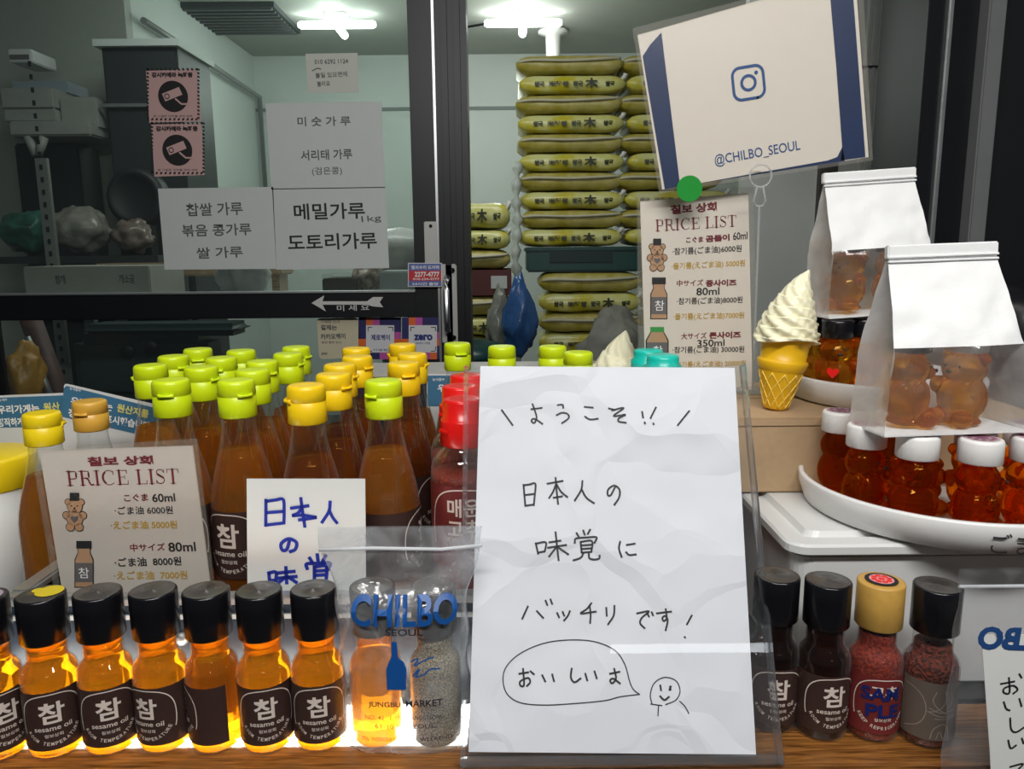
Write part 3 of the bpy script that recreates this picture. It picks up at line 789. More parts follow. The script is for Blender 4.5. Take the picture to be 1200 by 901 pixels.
# teal-capped bottles behind the sign
def make_teal(lb, px, py, Y):
    p = atY(px, py, Y); t = thing('teal_capped_bottle', lb, 'bottle', (p.x, Y, 0), 0, 'teal-capped bottles'); H = p.z
    pr = [(0, 0), (.027, 0), (.030, .004), (.030, H-.085), (.027, H-.06), (.020, H-.04), (.016, H-.03), (.016, H-.01), (0, H-.01)]
    lath(pr, M_CLEAR).build('glass_body', t); lath(shrink(pr, .001, H-.06), M_OIL_D).build('oil', t)
    MB().lathe([(.0185, H-.032), (.0195, H-.031), (.0195, H-.012), (.0165, H-.010), (.0165, H-.004), (.0155, H-.001), (.012, H), (.001, H)], M_TEAL, 36).build('cap', t)
make_teal('rear teal screw cap peeking over the right part of the handwritten sign', 760, 409, .86)
make_teal('front teal screw cap peeking over the right part of the handwritten sign', 777, 415, .78)

# ------------------------------------------------------------------ small bottles on the plank
SP = [(0, 0), (.0165, 0), (.0187, .0015), (.0194, .004), (.0194, .0575), (.0192, .0610), (.0185, .0640), (.0170, .0668), (.0151, .0690), (.0140, .0712), (.0136, .0745), (.0136, .080), (.0136, .092), (0, .092)]
HS = .1205
def black_cap(m=M_BLACK, top=M_BLACKTOP):
    mb = MB(); z = .0865
    mb.lathe([(.0160, z), (.0166, z+.0008), (.0166, HS-.0012), (.0161, HS-.0003), (.0150, HS)], m, 40, caps=False)
    mb.lathe([(.0150, HS), (.0012, HS+.0001), (.0008, HS+.0007), (.0003, HS+.0007)], top, 40, caps=False)
    return mb
def make_small(lb, oilm=M_OIL_L, fill=.083, lab=True, capm=M_BLACK, top=M_BLACKTOP, inside='oil', name='sesame_oil_bottle', grp=None):
    t = thing(name, lb, 'bottle', group=grp)
    lath(SP, M_CLEAR).build('glass_body', t)
    if oilm: lath(shrink(SP, .0010, fill), oilm).build(inside, t)
    black_cap(capm, top).build('cap', t)
    if lab: oil_label(.0194, .0085, .0535, .0215).build('label', t)
    return t
row = [(-9, 700, .35, 'black-capped sesame oil bottle cut off by the left edge of the picture', ),
       (53, 697, -.05, 'small sesame oil bottle whose black cap carries a yellow sticker'),
       (114, 694, .0, 'third small sesame oil bottle from the left, label facing front'),
       (179, 692, -.62, 'small sesame oil bottle with its label turned left, fourth in the front row'),
       (241, 692, -1.75, 'small sesame oil bottle showing bare glowing oil beside its label edge'),
       (303, 692, .0, 'small sesame oil bottle between the bare-sided one and the last of the row'),
       (367, 690, -.02, 'rightmost small sesame oil bottle of the front row, beside the zip bag')]
ps = None; rowb = []; GS = 'black-capped small sesame oil bottles in the front row'
for i, (px, py, rt, lb) in enumerate(row):
    p = atZ(px, py, HS)
    if ps is None: ps = make_small(lb, grp=GS); o = ps
    else: o = dup(ps, (0, 0, 0), 0, lb)
    if i == 0: p.x -= .0075
    if i == 1: p.x -= .0035
    o.location = (p.x, p.y, .0008)
    for chd in o.children:
        if chd.name.startswith('label'): chd.rotation_euler = (0, 0, rt - math.atan2(p.x, p.y)*.9)
    rowb.append(o)
o = rowb[1]; b = MB(); b.disc((.005, .003), .0095, P('yellow_sticker', (.62, .48, .02), .5), FL(HS+.0009), 20); b.disc((-.004, .004), .004, P('yellow_sticker', (.62, .48, .02), .5), FL(HS+.0010), 14); b.build('sticker', o)
o = rowb[0]; b = MB(); b.disc((.004, .0), .010, P('lilac_sticker', (.35, .28, .36), .5), FL(HS+.0009), 20); b.build('sticker', o)

# right hand group
def rx(px, py): return atZ(px, py, HS)
p = rx(911, 673); o = make_small('dark sesame oil bottle half hidden by the right edge of the handwritten sign', M_OIL_X, grp='dark small sesame oil bottles'); pd = o; o.location = (p.x, p.y, 0)
p = rx(971, 679); o = dup(pd, (p.x, p.y, 0), 0, 'dark sesame oil bottle with white lettering left of the gold-capped one')
for q, rt in ((pd, -.05), (o, .10)):
    for chd in q.children:
        if chd.name.startswith('label'): chd.rotation_euler = (0, 0, rt)
for q in (pd, o):
    for chd in q.children:
        if chd.name.startswith('label'):
            pass
p = rx(1033, 680); o = make_small('gold-capped pepper powder bottle marked in blue pen, on the wooden plank', M_PEPPER, .083, False, M_GOLD, M_GOLD, 'pepper_powder', 'pepper_powder_bottle')
o.location = (p.x, p.y, 0)
b = oil_label(.0194, .0085, .0535, .0215, M_LABELR, True, M_CREAM, big='고추', small='', arc='KEEP REFRIGERATED')
fn = cyl(.0203)
b.text('SAM', (-.0165, .036), (.0115, .036), M_NAVYINK, fn, .0105, .03, cut=.002); b.text('PLE', (-.0125, .0225), (.0125, .0225), M_NAVYINK, fn, .0105, .03, cut=.002)
l = b.build('label', o); l.rotation_euler = (0, 0, -.05)
b = MB(); b.disc((0, 0), .0115, M_INK, FL(HS+.0009), 24); b.disc((0, 0), .0085, P('pink_print', (.75, .35, .35), .5), FL(HS+.0011), 24)
for k in range(8):
    a = 2*PI*k/8; b.disc((.0055*math.cos(a), .0055*math.sin(a)), .0022, M_RED, FL(HS+.0013), 10)
b.disc((0, 0), .0025, M_RED, FL(HS+.0013), 12); b.build('sticker', o)
p = rx(1099.5, 685); o = make_small('black-capped bottle of red pepper flakes with a grey-brown pepper drawing', None, .05, False, name='pepper_flake_bottle')
o.location = (p.x, p.y, 0)
lath(shrink(SP, .0010, .076), M_FLAKE).build('pepper_flakes', o)
b = oil_label(.0194, .0085, .0535, .0215, M_LABELG, False, ang=1.15)
fn = cyl(.0199); ln = P('label_line', (.34, .29, .25), .5)
for st in ([(-.021, .048), (-.012, .046), (-.006, .040), (-.004, .030), (-.008, .020), (-.018, .014)], [(.002, .047), (.000, .040), (.004, .034), (.010, .030)], [(.008, .048), (.009, .042), (.007, .036), (.002, .032), (-.002, .031)], [(.013, .046), (.014, .040), (.012, .035)], [(-.002, .034), (.006, .031), (.016, .033)], [(-.003, .031), (.006, .028), (.017, .028), (.012, .026), (.002, .026)], [(.000, .010), (.002, .018), (.008, .022), (.012, .018), (.013, .010)], [(.004, .010), (.006, .016), (.009, .010)]):
    b.stroke(st, .0006, ln, fn)
l = b.build('label', o); l.rotation_euler = (0, 0, -.35)

# bottles inside the zip bag
p = atZ(437.7, 688, HS); o = make_small('small sesame oil bottle inside the clear zip bag, left of the seeds', M_OIL_L, .076, False); o.location = (p.x-.001, p.y, .0016)
p = atZ(506, 688, HS); o = make_small('bottle of pale sesame seeds inside the clear zip bag', M_SEED, .083, False, inside='sesame_seeds', name='sesame_seed_bottle'); o.location = (p.x+.001, p.y, .0016)

# ------------------------------------------------------------------ clear zip bags
def bag_mesh(H, wid, dep, m, seed=0, rows=44, cols=64, mat=None):
    mb = MB(); rings = []
    for i in range(rows+1):
        z = H*i/rows; w, d = wid(z)/2, dep(z)/2; ring = []
        for k in range(cols):
            a = 2*PI*k/cols; c, s_ = math.cos(a), math.sin(a)
            x = w*math.copysign(abs(c)**.7, c); y = d*math.copysign(abs(s_)**.7, s_)
            n = mnoise.noise(Vector((x*55+seed, y*60, z*38)))*.5+mnoise.noise(Vector((x*120+z*80+seed, 3, z*30-x*60)))*.35
            amp = .0035*min(1, d/.012)
            y += n*amp*(1 if y > 0 else -1)*(-1); x += .0010*math.sin(z*140+seed)*abs(c)
            ring.append(mb.bm.verts.new((x, y, z)))
        rings.append(ring)
    for a, b in zip(rings, rings[1:]):
        for k in range(cols): mb.face([a[k], a[(k+1) % cols], b[(k+1) % cols], b[k]], m, True)
    mb.face(list(reversed(rings[0])), m)
    return mb
def lerp(tab, z):
    if z <= tab[0][0]: return tab[0][1]
    for (a, va), (b, vb) in zip(tab, tab[1:]):
        if z <= b: return va+(vb-va)*(z-a)/(b-a)
    return tab[-1][1]
WB = [(0, .088), (.02, .095), (.10, .094), (.122, .097), (.148, .116), (.166, .118)]
DB = [(0, .044), (.01, .049), (.112, .048), (.128, .024), (.146, .005), (.166, .003)]
bx_, by_ = -.0815, .5275
bag = thing('zip_bag', 'clear printed zip bag standing open around two small bottles', 'bag', (bx_, by_, .0008), 0, 'clear zip bags')
bag_mesh(.166, lambda z: lerp(WB, z), lambda z: lerp(DB, z), M_BAG, 2).build('film', bag)
b = MB(); b.tube([(-.0585, -.003, .150), (-.02, -.0042, .1515), (.03, -.0036, .1500), (.0590, -.003, .1525)], .0013, M_ZIP, 8); b.build('zip_seal', bag)
def bagfront(u, v):
    w, d = lerp(WB, v), lerp(DB, v); k = min(.999, abs(2*u/w)); y = -d/2*(1-k**(2/.7))**(.35)
    return (u, y-.0035, v)
def bagprint(flip=False):
    pb = Plane((bx_, by_-.026, 0), (1, 0, 0), (0, 0, 1)); mb = MB()
    def T(s, a, c, m, h, bold=.02): mb.text(s, pb.uv(*a), pb.uv(*c), m, bagfront, (pb.uv(a[0], a[1]-h)-pb.uv(*a)).length, bold, cut=.004)
    T('CHILBO', (411, 734), (536, 733), M_BAGBLUE, 33, .03)
    T('SEOUL', (452, 745), (496, 745), M_BAGBLACK, 8)
    T('JUNGBU', (432, 828), (470, 828), M_BAGBLACK, 8); T('MARKET', (476, 828), (519, 828), M_BAGBLACK, 8)
    T('NO. 42 . 1-10', (428, 843), (470, 843), M_BAGBLACK, 5, 0); T('CHANGGYEONG', (474, 843), (520, 843), M_BAGBLACK, 5, 0)
    T('SEOUL', (480, 853), (510, 853), M_BAGBLACK, 5, 0); T('61-10', (440, 853), (462, 853), M_BAGBLACK, 5, 0)
    T('TEL WEEKDAY', (424, 868), (464, 868), M_BAGBLACK, 4.5, 0); T('WEEKEND', (492, 868), (530, 868), M_BAGBLACK, 4.5, 0)
    # little bottle drawn in blue
    U = lambda L: pb.uvs(L)
    f2 = bagfront
    mb.poly(U([(454, 808), (476, 808), (477, 784), (474, 776), (467, 770), (465, 752), (459, 752), (459, 770), (456, 776), (453, 784)]), M_BAGBLUE, f2)
    for st in ([(482, 775), (490, 772), (486, 780), (494, 776), (500, 773), (508, 771)], [(484, 792), (492, 784), (488, 793), (498, 790), (504, 785), (515, 785)]):
        mb.stroke(U(st), .0011, M_BAGBLUE, f2)
    return mb
bagprint().build('print', bag)

# second zip bag, hanging at the right edge in front of the plank
Y2 = .476
P2 = Plane((atY(1160, 780, Y2).x, Y2, 0), (1, 0, 0), (0, .05, 1))
b2 = thing('zip_bag', 'clear zip bag hanging at the lower right corner, seen from its back', 'bag', P2.O, 0, 'clear zip bags')
q = [P2.uv(1118, 662), P2.uv(1290, 668)]
H2 = q[0].y+.085; w2 = q[1].x-q[0].x; cx2 = (q[0].x+q[1].x)/2
m_ = bag_mesh(H2, lambda z: w2*(1 if z > .1 else .93+.07*z/.1), lambda z: .010 if z < H2-.03 else .004, M_BAG2, 9).build('film', b2)
m_.location = (cx2, 0, -.085)
b = MB(); b.tube([(cx2-w2/2, 0, q[0].y-.012), (cx2+w2/2, 0, q[0].y-.012)], .0012, M_ZIP); b.build('zip_seal', b2)
b = MB(); fn = lambda u, v: (u, -.0075, v)
a_, c_ = P2.uv(1131, 748), P2.uv(1258, 752)
b.text('CHILBO', a_, c_, P('bag_blue_dim', (.02, .07, .22), .4), fn, .0165, .045, flip=True); b.build('print', b2)
# note taped on it
PN = Plane((atY(1150, 880, Y2-.012).x, Y2-.012, 0), (1, 0, 0), (0, .05, 1))
b = MB(); sheet(b, PN.uvs([(1150, 744), (1290, 742), (1292, 1010), (1166, 1010), (1160, 880)]), M_PAPER2)
PN.draw(b, [[(250, 555), (305, 545)], [(283, 530), (285, 590), (262, 590), (265, 572), (300, 562), (318, 578), (300, 594)], [(325, 515), (334, 530)], [(262, 628), (272, 655), (286, 662)], [(325, 615), (334, 645)], [(288, 693), (292, 738), (312, 750), (345, 730)], [(280, 783), (290, 815), (312, 803)], [(335, 775), (342, 795)], [(288, 890), (340, 878), (318, 905), (325, 930), (345, 935)]], (1100, 640, 1/3.45), 2.2, M_INK)
tag(b.build('paper_note', mat=PN.M), 'white paper note with vertical brush lettering at the lower right corner', 'note')

# ------------------------------------------------------------------ big handwritten sign in its slanted holder
bl = atZ(543, 889, .006); br_ = atZ(897, 893, .006); yb = (bl.y+br_.y)/2
PS = Plane((atZ(718, 890, .004).x, yb, .004), (1, 0, 0), (0, .435, .90))
uvp = PS.uvs([(549, 881), (886, 884), (861, 431), (563, 429)])
hold = thing('sign_holder', 'clear slanted acrylic sign holder standing in the middle of the counter', 'sign holder', PS.O)
hold.matrix_world = PS.M
L0, R0 = PS.uv(543, 888).x, PS.uv(898, 890).x; T0 = PS.uv(718, 428).y
uL = (PS.uv(551, 428).x+PS.uv(543, 885).x)/2; uR = (PS.uv(877, 430).x+PS.uv(900, 888).x)/2
b = MB(); b.box((uL, 0, .0012), (uR, T0, .0032), M_ACRY, .0006); b.build('front_panel', hold)
b = MB(); b.box((uL, 0, -.0040), (uR, T0, -.0020), M_ACRY, .0006); b.build('back_panel', hold)
M_EDGE = liquid('acrylic_edge', (.93, .95, .97), (.8, .84, .88), .25, .12, .01)
b = MB(); b.box((uL-.0035, -.002, -.0045), (uL, T0, .0045), M_EDGE, .001); b.build('side_edge', hold)
b = MB(); b.box((uR, -.002, -.0045), (uR+.0035, T0, .0045), M_EDGE, .001); b.build('side_edge', hold)
b = MB(); b.box((uL-.0035, -.0012, -.0040), (uR+.0035, .0045, .0048), M_EDGE, .001); b.build('bottom_edge', hold)
# foot plate lies flat on the counter behind the sign
b = MB(); Mi = PS.M.inverted()
b.box((bl.x+.002, yb+.004, .0005), (br_.x-.002, yb+.085, .0035), M_ACRY, .0008, mat=None)
for v in b.bm.verts: v.co = Mi @ v.co
b.build('foot', hold)
b = MB()
def panel_grid(mb, q, m, n=1):
    sheet(mb, q, m, .0003)
sheet(b, uvp, M_PAPER, .0003)
S15 = (540, 400, .15); S30 = (540, 400, .3); S6 = (540, 640, .3)
PS.draw(b, [[(320, 537), (405, 655)], [(550, 530), (633, 520)], [(560, 490), (578, 540), (592, 595), (575, 637), (553, 625), (562, 606), (590, 612), (638, 645)],
    [(757, 498), (795, 496), (800, 520)], [(748, 577), (790, 558), (835, 568), (842, 600), (790, 640)], [(966, 512), (1032, 518)], [(970, 588), (1010, 610), (1072, 604)]], S15, 2.0, M_INK)
PS.draw(b, [[(578, 262), (602, 268)], [(590, 270), (637, 260), (596, 292), (644, 286), (618, 300), (617, 313), (645, 318)], [(708, 275), (712, 298)], [(718, 316), (719, 321)], [(762, 258), (741, 300)], [(752, 320), (753, 325)], [(892, 272), (847, 328)],
    [(245, 560), (252, 642)], [(245, 562), (268, 559), (291, 556), (289, 600), (285, 640)], [(250, 600), (285, 596)], [(252, 642), (286, 637)],
    [(338, 556), (398, 545)], [(370, 533), (375, 590), (380, 635)], [(371, 560), (360, 588), (345, 612)], [(375, 560), (392, 588), (416, 608)], [(362, 611), (396, 605)],
    [(475, 545), (470, 580), (445, 622)], [(472, 578), (490, 610), (520, 632)],
    [(602, 570), (586, 600), (574, 600), (576, 578), (600, 563), (620, 580), (618, 610), (600, 638)],
    [(293, 788), (302, 830)], [(293, 790), (332, 785), (328, 820)], [(302, 825), (328, 820)], [(345, 785), (390, 778)], [(340, 806), (412, 795)], [(370, 745), (376, 800), (382, 855)], [(372, 805), (345, 840)], [(378, 803), (420, 832)],
    [(452, 748), (460, 762)], [(478, 738), (484, 755)], [(505, 735), (496, 752)], [(445, 787), (450, 770), (490, 766), (530, 765), (522, 787)], [(468, 783), (472, 825)], [(468, 783), (512, 780), (510, 822)], [(470, 797), (510, 794)], [(471, 811), (510, 808)], [(472, 825), (510, 822)], [(480, 825), (468, 845), (440, 855)], [(500, 825), (502, 846), (520, 852), (540, 848), (542, 836)],
    [(622, 782), (618, 810), (628, 842)], [(648, 795), (680, 790)], [(645, 823), (658, 834), (684, 832)]], S30, 2.1, M_INK)
PS.draw(b, [[(262, 235), (240, 283)], [(297, 253), (322, 280)], [(331, 212), (338, 230)], [(350, 207), (357, 225)], [(376, 260), (384, 278)], [(398, 256), (404, 272)], [(426, 253), (418, 272), (403, 290)],
    [(510, 222), (492, 245), (468, 263), (528, 255)], [(503, 232), (507, 265), (505, 300)], [(568, 240), (570, 272)], [(600, 232), (597, 270), (575, 305)],
    [(688, 262), (735, 254), (708, 278), (700, 300), (718, 320)], [(728, 262), (735, 275)], [(745, 257), (751, 270)], [(765, 262), (822, 255)], [(800, 245), (804, 280), (793, 292), (787, 280), (799, 272), (808, 290), (800, 328)], [(902, 270), (883, 305)], [(874, 354), (876, 357)],
    [(228, 498), (264, 492)], [(243, 478), (247, 540), (234, 545), (232, 528), (262, 514), (271, 530), (258, 546)], [(272, 488), (286, 500)], [(318, 503), (330, 528)], [(357, 500), (364, 527)], [(433, 477), (430, 512), (444, 531), (468, 516)], [(486, 497), (494, 524)], [(522, 488), (531, 516)], [(582, 498), (620, 490)], [(599, 478), (606, 515), (592, 535), (583, 524), (596, 517), (622, 536)],
    [(779, 543), (782, 562)], [(817, 548), (819, 560)], [(820, 547), (815, 561)], [(778, 585), (795, 600), (813, 588)]], S6, 2.1, M_INK)
PS.draw(b, [[(698, 578), (675, 560), (660, 530), (640, 460), (600, 405), (520, 372), (420, 366), (320, 380), (230, 420), (178, 470), (165, 520), (180, 575), (230, 610), (320, 620), (430, 615), (560, 603), (620, 588), (698, 578)],
    [(747, 616), (740, 580), (755, 535), (795, 512), (840, 525), (856, 565), (840, 600), (800, 618)], [(742, 616), (785, 622)], [(772, 622), (770, 662)], [(855, 605), (875, 625), (890, 652)]], S6, 1.2, M_INK)
o = b.build('welcome_sign', mat=PS.M); tag(o, 'large white handwritten paper sign with a speech bubble, in the acrylic holder', 'sign')

# ------------------------------------------------------------------ price lists
def bear_art(mb, pl, c, s, w=.0006):
    """small teddy drawing with a black top hat; c = centre px, s = px scale"""
    C = lambda x, y: pl.uv(c[0]+x*s, c[1]+y*s); k = (pl.uv(c[0]+10*s, c[1])-pl.uv(*c)).length/10
    def blob(x, y, r, ry=None):
        q = C(x, y); mb.disc(q, (r+1)*k, M_INK, FL(w), 20, ry=((ry or r)+1)*k); blobs.append((q, r*k, (ry or r)*k))
    blobs = []
    for a in ((-9, -14, 4), (9, -14, 4), (-11, 4, 5), (11, 4, 5), (-6, 20, 5.5), (6, 20, 5.5), (0, -8, 10), (0, 8, 11)): blob(*a)
    for q, r, ry in blobs: mb.disc(q, r, M_TAN, FL(w+.0002), 20, ry=ry)
    mb.poly([C(-6.5, -27), C(6.5, -27), C(6.5, -16), C(-6.5, -16)], M_INK, FL(w+.0005))
    for x in (-4, 4): mb.disc(C(x, -9), 1*k, M_INK, FL(w+.0005), 8)
    mb.disc(C(0, -5.5), 1.6*k, M_INK, FL(w+.0005), 8); mb.stroke([C(-3, -3), C(0, -2), C(3, -3)], .8*k, M_INK, FL(w+.0005))
    hp_ = [(0, 14), (-5, 9), (-5, 5.5), (-2.5, 4.5), (0, 6.5), (2.5, 4.5), (5, 5.5), (5, 9)]
    mb.poly([C(*p) for p in hp_], M_GREYP, FL(w+.0005))
def bottle_art(mb, pl, c, s, big=False, w=.0006):
    C = lambda x, y: pl.uv(c[0]+x*s, c[1]+y*s)
    out = [(-6, -15), (-6, -10), (-9, -3), (-9, 25), (9, 25), (9, -3), (6, -10), (6, -15)] if not big else [(-7, -12), (-12, -2), (-12, 20), (12, 20), (12, -2), (7, -12)]
    g = [(x*1.12, y+(.8 if y > 0 else -.5)) for x, y in out]
    mb.poly([C(*p) for p in g], M_INK, FL(w)); mb.poly([C(*p) for p in out], M_TAN, FL(w+.0002))
    mb.poly([C(-8 if not big else -8, -23 if not big else -18), C(8, -23 if not big else -18), C(8, -15 if not big else -12), C(-8, -15 if not big else -12)], M_GREENP if big else M_INK, FL(w+.0004))
    e = 9 if not big else 12
    mb.poly([C(-e, 0), C(e, 0), C(e, 20 if not big else 19), C(-e, 20 if not big else 19)], M_GREYP, FL(w+.0004))
    mb.text('참', C(-5, 15), C(6, 15), M_WHITEP, FL(w+.0006))
def price_sheet(pl, film_q, paper_q, pm):
    b = MB(); sheet(b, paper_q, pm, .0002)
    return b
# left
yq = .632
PL = Plane((atZ(155, 700, .06).x, yq, .09), (1, .03, 0), (-.02, -.02, 1))
b = price_sheet(PL, None, PL.uvs([(74, 700), (248, 693), (226, 522), (46, 528)]), M_CARD)
PL.put(b, '칠보 상회', (103, 545), (180, 543), M_MAROON, 11, .04)
serif(b, 'PRICE LIST', PL.uv(79, 569), PL.uv(212, 566), M_MAROON, FL(.0004))
PL.put(b, 'こぐま', (146, 587), (174, 586), M_MAROON, 9, .025)
PL.put(b, '60ml', (179, 588), (206, 587), M_INK, 10, .02)
PL.put(b, '·ごま油 6000원', (135, 602), (203, 601), M_INK, None, .012)
PL.put(b, '·えごま油 5000원', (130, 619), (208, 618), M_OCHRE, None, .02)
PL.put(b, '中サイズ', (153, 645), (194, 644), M_MAROON, 9, .015)
PL.put(b, '80ml', (198, 646), (230, 645), M_INK, 11, .02)
PL.put(b, '·ごま油  8000원', (135, 663), (213, 661), M_INK, None, .02)
PL.put(b, '·えごま油  7000원', (134, 678), (220, 677), M_OCHRE, None, .015)
bear_art(b, PL, (88, 600), .86); bottle_art(b, PL, (99, 659), 1.12)
tl = tag(b.build('price_list', mat=PL.M), 'laminated price list with a teddy drawing standing at left before the oil bottles', 'price list', 'laminated price lists')
b = MB(); sheet(b, [Vector((q.x, q.y)) for q in roundq(PL.uvs([(66, 706), (255, 698), (233, 512), (37, 526)]), .004)], M_LAM, .0006); margin(b, PL.uvs([(74, 700), (248, 693), (226, 522), (46, 528)]), PL.uvs([(67, 705), (254, 697), (232, 513), (38, 526)]), M_LAMEDGE); o = b.build('laminate', tl); o.location = (0, 0, .0018)
# right
PR = Plane((atY(815, 400, .868).x, .868, .21), (1, 0, 0), (0, .02, 1))
b = price_sheet(PR, None, PR.uvs([(757, 462), (882, 460), (877, 226), (750, 236)]), M_CARD2)
PR.put(b, '칠보 상회', (786, 250), (840, 246), M_MAROON, 11, .04)
serif(b, 'PRICE LIST', PR.uv(768, 271), PR.uv(864, 265), M_MAROON, FL(.0004))
PR.put(b, 'こぐま', (804, 284), (824, 283), M_MAROON, 7, .03); PR.put(b, '곰돌이', (827, 283), (855, 281), M_MAROON, 8, .045); PR.put(b, '60ml', (859, 281), (876, 280), M_INK, 9, .015)
PR.put(b, '·참기름(ごま油)6000원', (788, 298), (869, 294), M_INK, None, .012)
PR.put(b, '·들기름(えごま油) 5000원', (787, 315), (873, 311), M_OCHRE, None, .015)
PR.put(b, '中サイズ', (793, 335), (824, 334), M_MAROON, 7.5, .015); PR.put(b, '중사이즈', (827, 335), (863, 334), M_MAROON, 8, .045)
PR.put(b, '80ml', (816, 346), (843, 345), M_INK, 9, .015)
PR.put(b, '·참기름(ごま油)8000원', (793, 356), (870, 354), M_INK, None, .012)
PR.put(b, '·들기름(えごま油)7000원', (789, 374), (872, 372), M_OCHRE, None, .015)
PR.put(b, '大サイズ', (798, 397), (828, 396), M_MAROON, 7.5, .015); PR.put(b, '큰사이즈', (831, 396), (868, 395), M_MAROON, 8, .045)
PR.put(b, '350ml', (817, 406), (849, 405), M_INK, 8, .015)
PR.put(b, '·참기름(ごま油) 30000원', (788, 413), (872, 412), M_INK, None, .012)
PR.put(b, '·들기름(えごま油) 20000원', (790, 430), (874, 428), M_OCHRE, None, .015)
bear_art(b, PR, (770, 299), .72); bottle_art(b, PR, (772, 348), 1.0); bottle_art(b, PR, (770, 401), 1.0, True)
tr_ = tag(b.build('price_list', mat=PR.M), 'tall laminated price list with three drawings, below the tilted blue-edged sign', 'price list', 'laminated price lists')
b = MB(); sheet(b, roundq(PR.uvs([(747, 464), (889, 462), (883, 218), (745, 228)]), .006), M_LAM, .0006); margin(b, PR.uvs([(757, 462), (882, 460), (877, 226), (750, 236)]), PR.uvs([(748, 463), (888, 461), (882, 219), (746, 228)]), M_LAMEDGE); o = b.build('laminate', tr_); o.location = (0, 0, .0018)
# tilted account sign above it
PQ = Plane((atY(885, 100, .845).x, .845, .5), (1, 0, .15), (-.13, .0, 1))
qf = PQ.uvs([(740, 33), (1010, -36), (1023, 189), (772, 228)])
b = MB(); sheet(b, PQ.uvs([(747, 41), (1002, -32), (1018, 184), (776, 222)]), M_CARD2, .0003)
b.poly(PQ.uvs([(766, 48), (775, 38), (797, 218), (779, 222), (753, 66), (757, 60), (762, 52)]), M_NAVY, FL(.0004))
b.poly(PQ.uvs([(971, -24), (996, -30), (1000, 0), (1014, 184), (985, 188), (987, 175), (980, 80)]), M_NAVY, FL(.0004))
b.poly(PQ.uvs([(797, 218), (812, 216), (970, 188), (981, 184), (987, 172), (990, 189)]), M_NAVY, FL(.0004))
PQ.put(b, '@CHILBO_SEOUL', (838, 193), (938, 175), M_QBLUE, 15, .005)
# camera-shaped app logo
cq = PQ.uv(877, 97); kq = (PQ.uv(887, 97)-cq).length/10
s_ = 18*kq
rr_ = []
for cx_, cy_, a0 in ((1, -1, -90), (1, 1, 0), (-1, 1, 90), (-1, -1, 180)):
    for k in range(7):
        a = math.radians(a0+15*k); rr_.append((cq.x+cx_*s_*.5+s_*.5*math.cos(a), cq.y+cy_*s_*.5+s_*.5*math.sin(a)))
rr_.append(rr_[0]); b.stroke(rr_, 3.2*kq, M_QBLUE, FL(.0005), smooth=False)
b.disc(cq, 9.6*kq, M_QBLUE, FL(.0005), 28, 6.4*kq); b.disc((cq.x+10*kq, cq.y+10*kq), 2.2*kq, M_QBLUE, FL(.0005), 12)
qs = tag(b.build('account_sign', mat=PQ.M), 'tilted laminated sign with navy edges and a camera logo at upper right', 'sign')
b = MB(); sheet(b, roundq(qf, .005), M_LAM, .0006); margin(b, PQ.uvs([(747, 41), (1002, -32), (1018, 184), (776, 222)]), PQ.uvs([(741, 34), (1009, -35), (1022, 188), (772, 227)]), M_LAMEDGE); o = b.build('laminate', qs); o.location = (0, 0, .0018)
# green dot joining the two
pg = Plane(atY(808, 221, .838), (1, 0, .05), (0, 0, 1))
b = MB(); sheet(b, [(.0136*math.cos(2*PI*k/32), .0136*math.sin(2*PI*k/32)) for k in range(32)], P('green_sticker', (.01, .27, .03), .35), .0004)
tag(b.build('round_sticker', mat=pg.M), 'round green sticker joining the tilted sign to the price list', 'sticker')
# clear clip stand
base_z = .205
st = thing('clip_stand', 'clear acrylic clip stand with a ring gripping the tilted sign', 'stand', (atY(891, 215, .835).x, .835, base_z))
M_ROD = film('clear_rod', (.86, .88, .88), .28, (.85, .88, .88), rough=.05, ior=1.6)
zr_ = atY(891, 206, .835).z-base_z
b = MB(); b.tube([(.002, 0, .004), (.001, 0, zr_*.5), (0, 0, zr_-.030)], .0013, M_ROD, 10); b.build('rod', st)
b = MB(); b.lathe([(.018, 0), (.018, .003), (.004, .005)], M_ROD, 24); b.build('foot', st)
M_RING = film('clear_ring', (.8, .82, .82), .4, (.9, .92, .92), rough=.05, ior=1.6)
b = MB(); b.tube([(.0115*math.cos(2*PI*k/28), 0, zr_+.0115*math.sin(2*PI*k/28)) for k in range(28)], .0011, M_RING, 8, True); b.build('ring', st)
b = MB(); b.tube([(-.003, 0, zr_-.011), (-.0065, 0, zr_-.026), (-.003, 0, zr_-.031), (.003, 0, zr_-.031), (.0065, 0, zr_-.026), (.003, 0, zr_-.011)], .0011, M_RING, 8); b.build('clip', st)

